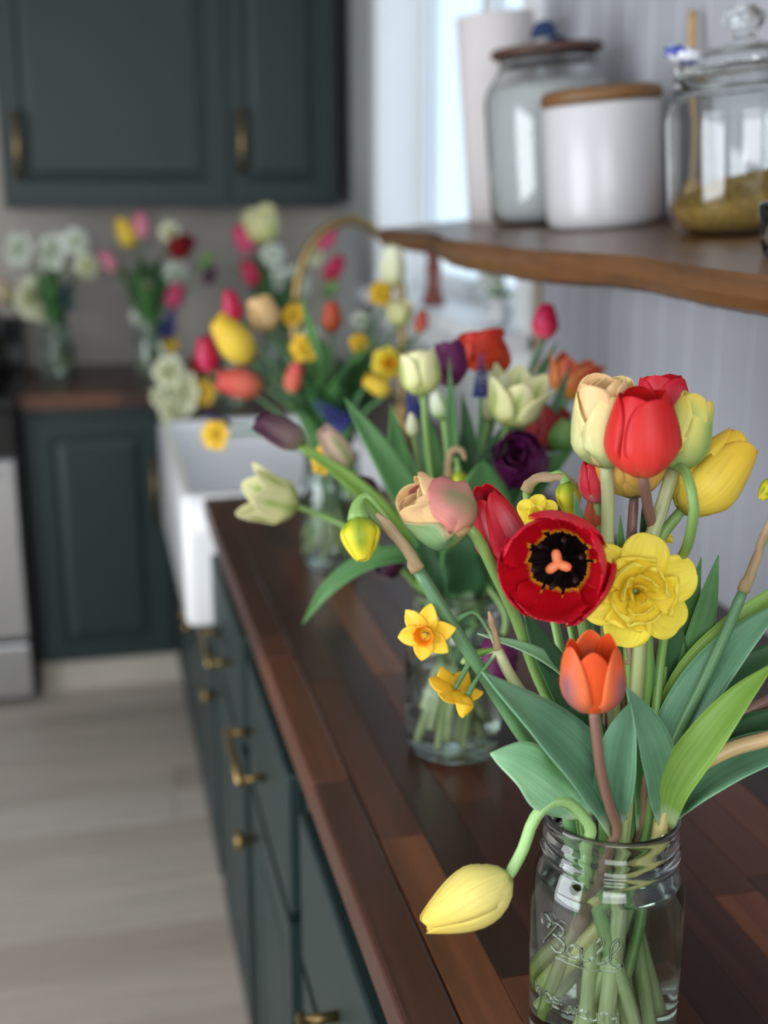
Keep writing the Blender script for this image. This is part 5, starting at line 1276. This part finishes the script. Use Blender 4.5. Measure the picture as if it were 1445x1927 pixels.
for row in (
    ('t', 237, 440, 60, 'yellow', 'yellow tulip at the top of the bouquet under the wall cabinet'),
    ('t', 266, 426, 52, 'ltpink', 'light pink tulip close beside the topmost yellow tulip'),
    ('d', 319, 436, 42, 'creamw', 'lime-cream daffodil at the top of the bouquet under the wall cabinet'),
    ('o', 337, 466, 54, 'dkred', 'maroon tulip below the lime-cream daffodil'),
    ('t', 206, 494, 46, 'ltpink', 'light pink tulip stretching toward the stove'),
    ('w', 333, 516, 54, 'white', 'white double narcissus above the rose-pink tulip'),
    ('t', 329, 556, 58, 'pink', 'rose-pink tulip in the middle of the bouquet under the wall cabinet'),
    ('w', 273, 546, 42, 'creamw', 'cream double narcissus beside the rose-pink tulip'),
    ('w', 268, 594, 50, 'white', 'white double narcissus low on the stove side of the far bouquet'),
    ('m', 319, 604, 56, 'navy', 'blue grape hyacinth below the rose-pink tulip'),
    ('d', 318, 645, 40, 'gold', 'small golden daffodil below the blue grape hyacinth'),
    ('t', 394, 520, 36, 'dkpurple', 'dark purple tulip between the two far bouquets'),
    ('t', 388, 490, 40, 'greenbud', 'green tulip bud beside the dark purple tulip')):
    BF(JF, *row, leaves=4)
jar(JG, 'glass jar in the far corner beyond the sink, with pink tulips and white narcissus', 28)
for row in (
    ('o', 493, 428, 74, 'cream', 'open cream-green tulip topping the corner bouquet'),
    ('t', 459, 452, 58, 'pink', 'rose-pink tulip near the top of the corner bouquet'),
    ('t', 472, 515, 54, 'hotpink', 'deep pink tulip on the stove side of the corner bouquet'),
    ('w', 513, 480, 46, 'white', 'white double narcissus high in the corner bouquet'),
    ('w', 520, 528, 44, 'white', 'small white double narcissus below the high white narcissus'),
    ('w', 558, 528, 66, 'white', 'largest white double narcissus of the corner bouquet'),
    ('t', 614, 447, 56, 'pink', 'rose-pink tulip beside the brass faucet arch'),
    ('t', 628, 506, 54, 'hotpink', 'deep pink tulip under the brass faucet arch'),
    ('w', 592, 481, 42, 'creamw', 'pale cream narcissus between the pink tulips'),
    ('t', 622, 545, 40, 'greenbud', 'green tulip bud under the deep pink tulip')):
    BF(JG, *row, leaves=4)
# sprig of white blossom on the window sill
JS = Vector((0.80, 2.36, WZ0+0.0053))
t = thing('sill_vase', 'small white ceramic vase on the window sill', 'vase', JS)
V, F = lathe([(0, 0), (0.018, 0), (0.024, 0.01), (0.025, 0.03), (0.014, 0.05), (0.016, 0.058), (0.0135, 0.0575), (0.0118, 0.05), (0.022, 0.03), (0.021, 0.01), (0, 0.004)], 28)
mesh('body', V, F, m_ceramic, t)
f = Flower('blossom_sprig', 'sprig of white blossom with small green leaves in the sill vase', 'flower', JS+Vector((0, 0, 0.006)))
P = spline([JS+Vector((0, 0, 0.006)), JS+Vector((0.0, 0, 0.06)), JS+Vector((-0.01, 0.01, 0.10))], 12); V, F, UV = tube(P, 0.002, 6); f.part('stem', V, F, DARKG, UV)
rg = random.Random(9)
for i in range(7):
    c = JS+Vector((rg.uniform(-0.045, 0.03), rg.uniform(-0.05, 0.05), rg.uniform(0.07, 0.135)))
    daff_bloom(f, c, -HF+UP*0.5+RH*rg.uniform(-0.6, 0.6), 0.021, ('white', 'creamw'), 0.15, 0.12, i, None, (5, 4), 0.05, 0.5, back=False)
    V, F, UV = tube([JS+Vector((0, 0, 0.055)), c], 0.0012, 5); f.part('twig', V, F, DARKG, UV)
for i in range(5):
    c = JS+Vector((rg.uniform(-0.02, 0.02), rg.uniform(-0.03, 0.03), 0.06)); d_ = Vector((rg.uniform(-1, 0.4), rg.uniform(-1, 1), rg.uniform(-0.2, 0.6)))*0.045
    f.leaf([c, c+d_*0.5+UP*0.01, c+d_], 0.009, LG, UP, None, 0.2, n=8, m=4)

# ------------------------------------------------------------------ raised lettering on the nearest jar
def on_glass(a, z, lift=0.0006):
    r = float(np.interp(z, [p[1] for p in OUT[2:12]], [p[0] for p in OUT[2:12]]))+lift
    return Vector((r*math.cos(a), r*math.sin(a), z))
A0 = math.atan2(-HF.y, -HF.x)
def strokes(parent, name, lines, a_c, z_c, sc, r):
    V, F = [], []
    for ln in lines:
        P = [on_glass(A0+a_c+x*sc/0.0486, z_c+y*sc) for x, y in ln]
        v, f, _ = tube(spline(P, max(6, len(ln)*4)) if len(P) > 2 else P, r, 6)
        k = len(V); V += v; F += [tuple(i+k for i in q) for q in f]
    return mesh(name, V, F, m_jar, parent)
ja = [o for o in bpy.data.objects if o.name == 'mason_jar'][0]
script = [
    [(-2.35, 0.75), (-2.5, 1.05), (-2.25, 1.35), (-1.9, 1.25), (-1.85, 0.95), (-2.05, 0.8)],
    [(-2.3, -0.1), (-2.0, 0.35), (-1.6, 0.95), (-1.45, 1.2)],
    [(-2.0, 0.95), (-1.6, 1.25), (-1.2, 1.2), (-1.1, 0.95), (-1.35, 0.7), (-1.75, 0.62), (-1.3, 0.6), (-1.05, 0.35), (-1.15, 0.02), (-1.5, -0.1), (-1.8, 0.05)],
    [(-0.3, 0.5), (-0.55, 0.6), (-0.85, 0.4), (-0.85, 0.1), (-0.6, 0.0), (-0.35, 0.2), (-0.25, 0.55), (-0.25, 0.15), (-0.1, 0.0), (0.1, 0.1)],
    [(0.1, 0.1), (0.4, 0.5), (0.65, 1.0), (0.55, 1.25), (0.38, 1.05), (0.3, 0.5), (0.35, 0.1), (0.55, 0.0), (0.75, 0.1)],
    [(0.75, 0.1), (1.1, 0.5), (1.35, 1.0), (1.25, 1.25), (1.05, 1.05), (0.95, 0.5), (1.0, 0.1), (1.25, -0.02), (1.45, 0.0)],
    [(1.45, 0.0), (1.25, -0.3), (0.9, -0.3), (0.0, -0.36), (-0.8, -0.36), (-1.55, -0.42)]]
strokes(ja, 'raised_script', script, -0.41, 0.0955, 0.0143, 0.0009)['label'] = 'raised glass script lettering'
LET = dict(W=[[(0, 1), (.25, 0), (.5, .8), (.75, 0), (1, 1)]], I=[[(.3, 0), (.3, 1)]], D=[[(0, 0), (0, 1), (.5, .95), (.75, .5), (.5, .05), (0, 0)]],
           E=[[(.7, 1), (0, 1), (0, 0), (.7, 0)], [(0, .5), (.55, .5)]], M=[[(0, 0), (.1, 1), (.5, .2), (.9, 1), (1, 0)]],
           O=[[(.4, 1), (.05, .8), (.05, .2), (.4, 0), (.75, .2), (.75, .8), (.4, 1)]], U=[[(0, 1), (0, .25), (.35, 0), (.7, .25), (.7, 1)]],
           T=[[(0, 1), (.8, 1)], [(.4, 1), (.4, 0)]], H=[[(0, 0), (0, 1)], [(.7, 0), (.7, 1)], [(0, .5), (.7, .5)]])
lines = []; x = -5.0
for ch in 'WIDE MOUTH':
    if ch == ' ': x += 0.7; continue
    for s_ in LET[ch]:
        q = []
        for a, b in zip(s_, s_[1:]): q += [(a[0]*(1-e)+b[0]*e+x, a[1]*(1-e)+b[1]*e) for e in (0, 0.5)]
        lines.append(q+[(s_[-1][0]+x, s_[-1][1])])
    x += 1.15 if ch in 'WM' else (0.7 if ch == 'I' else 1.0)
strokes(ja, 'raised_words', lines, -0.58, 0.0545, 0.0064, 0.0007)['label'] = 'raised glass capital lettering'
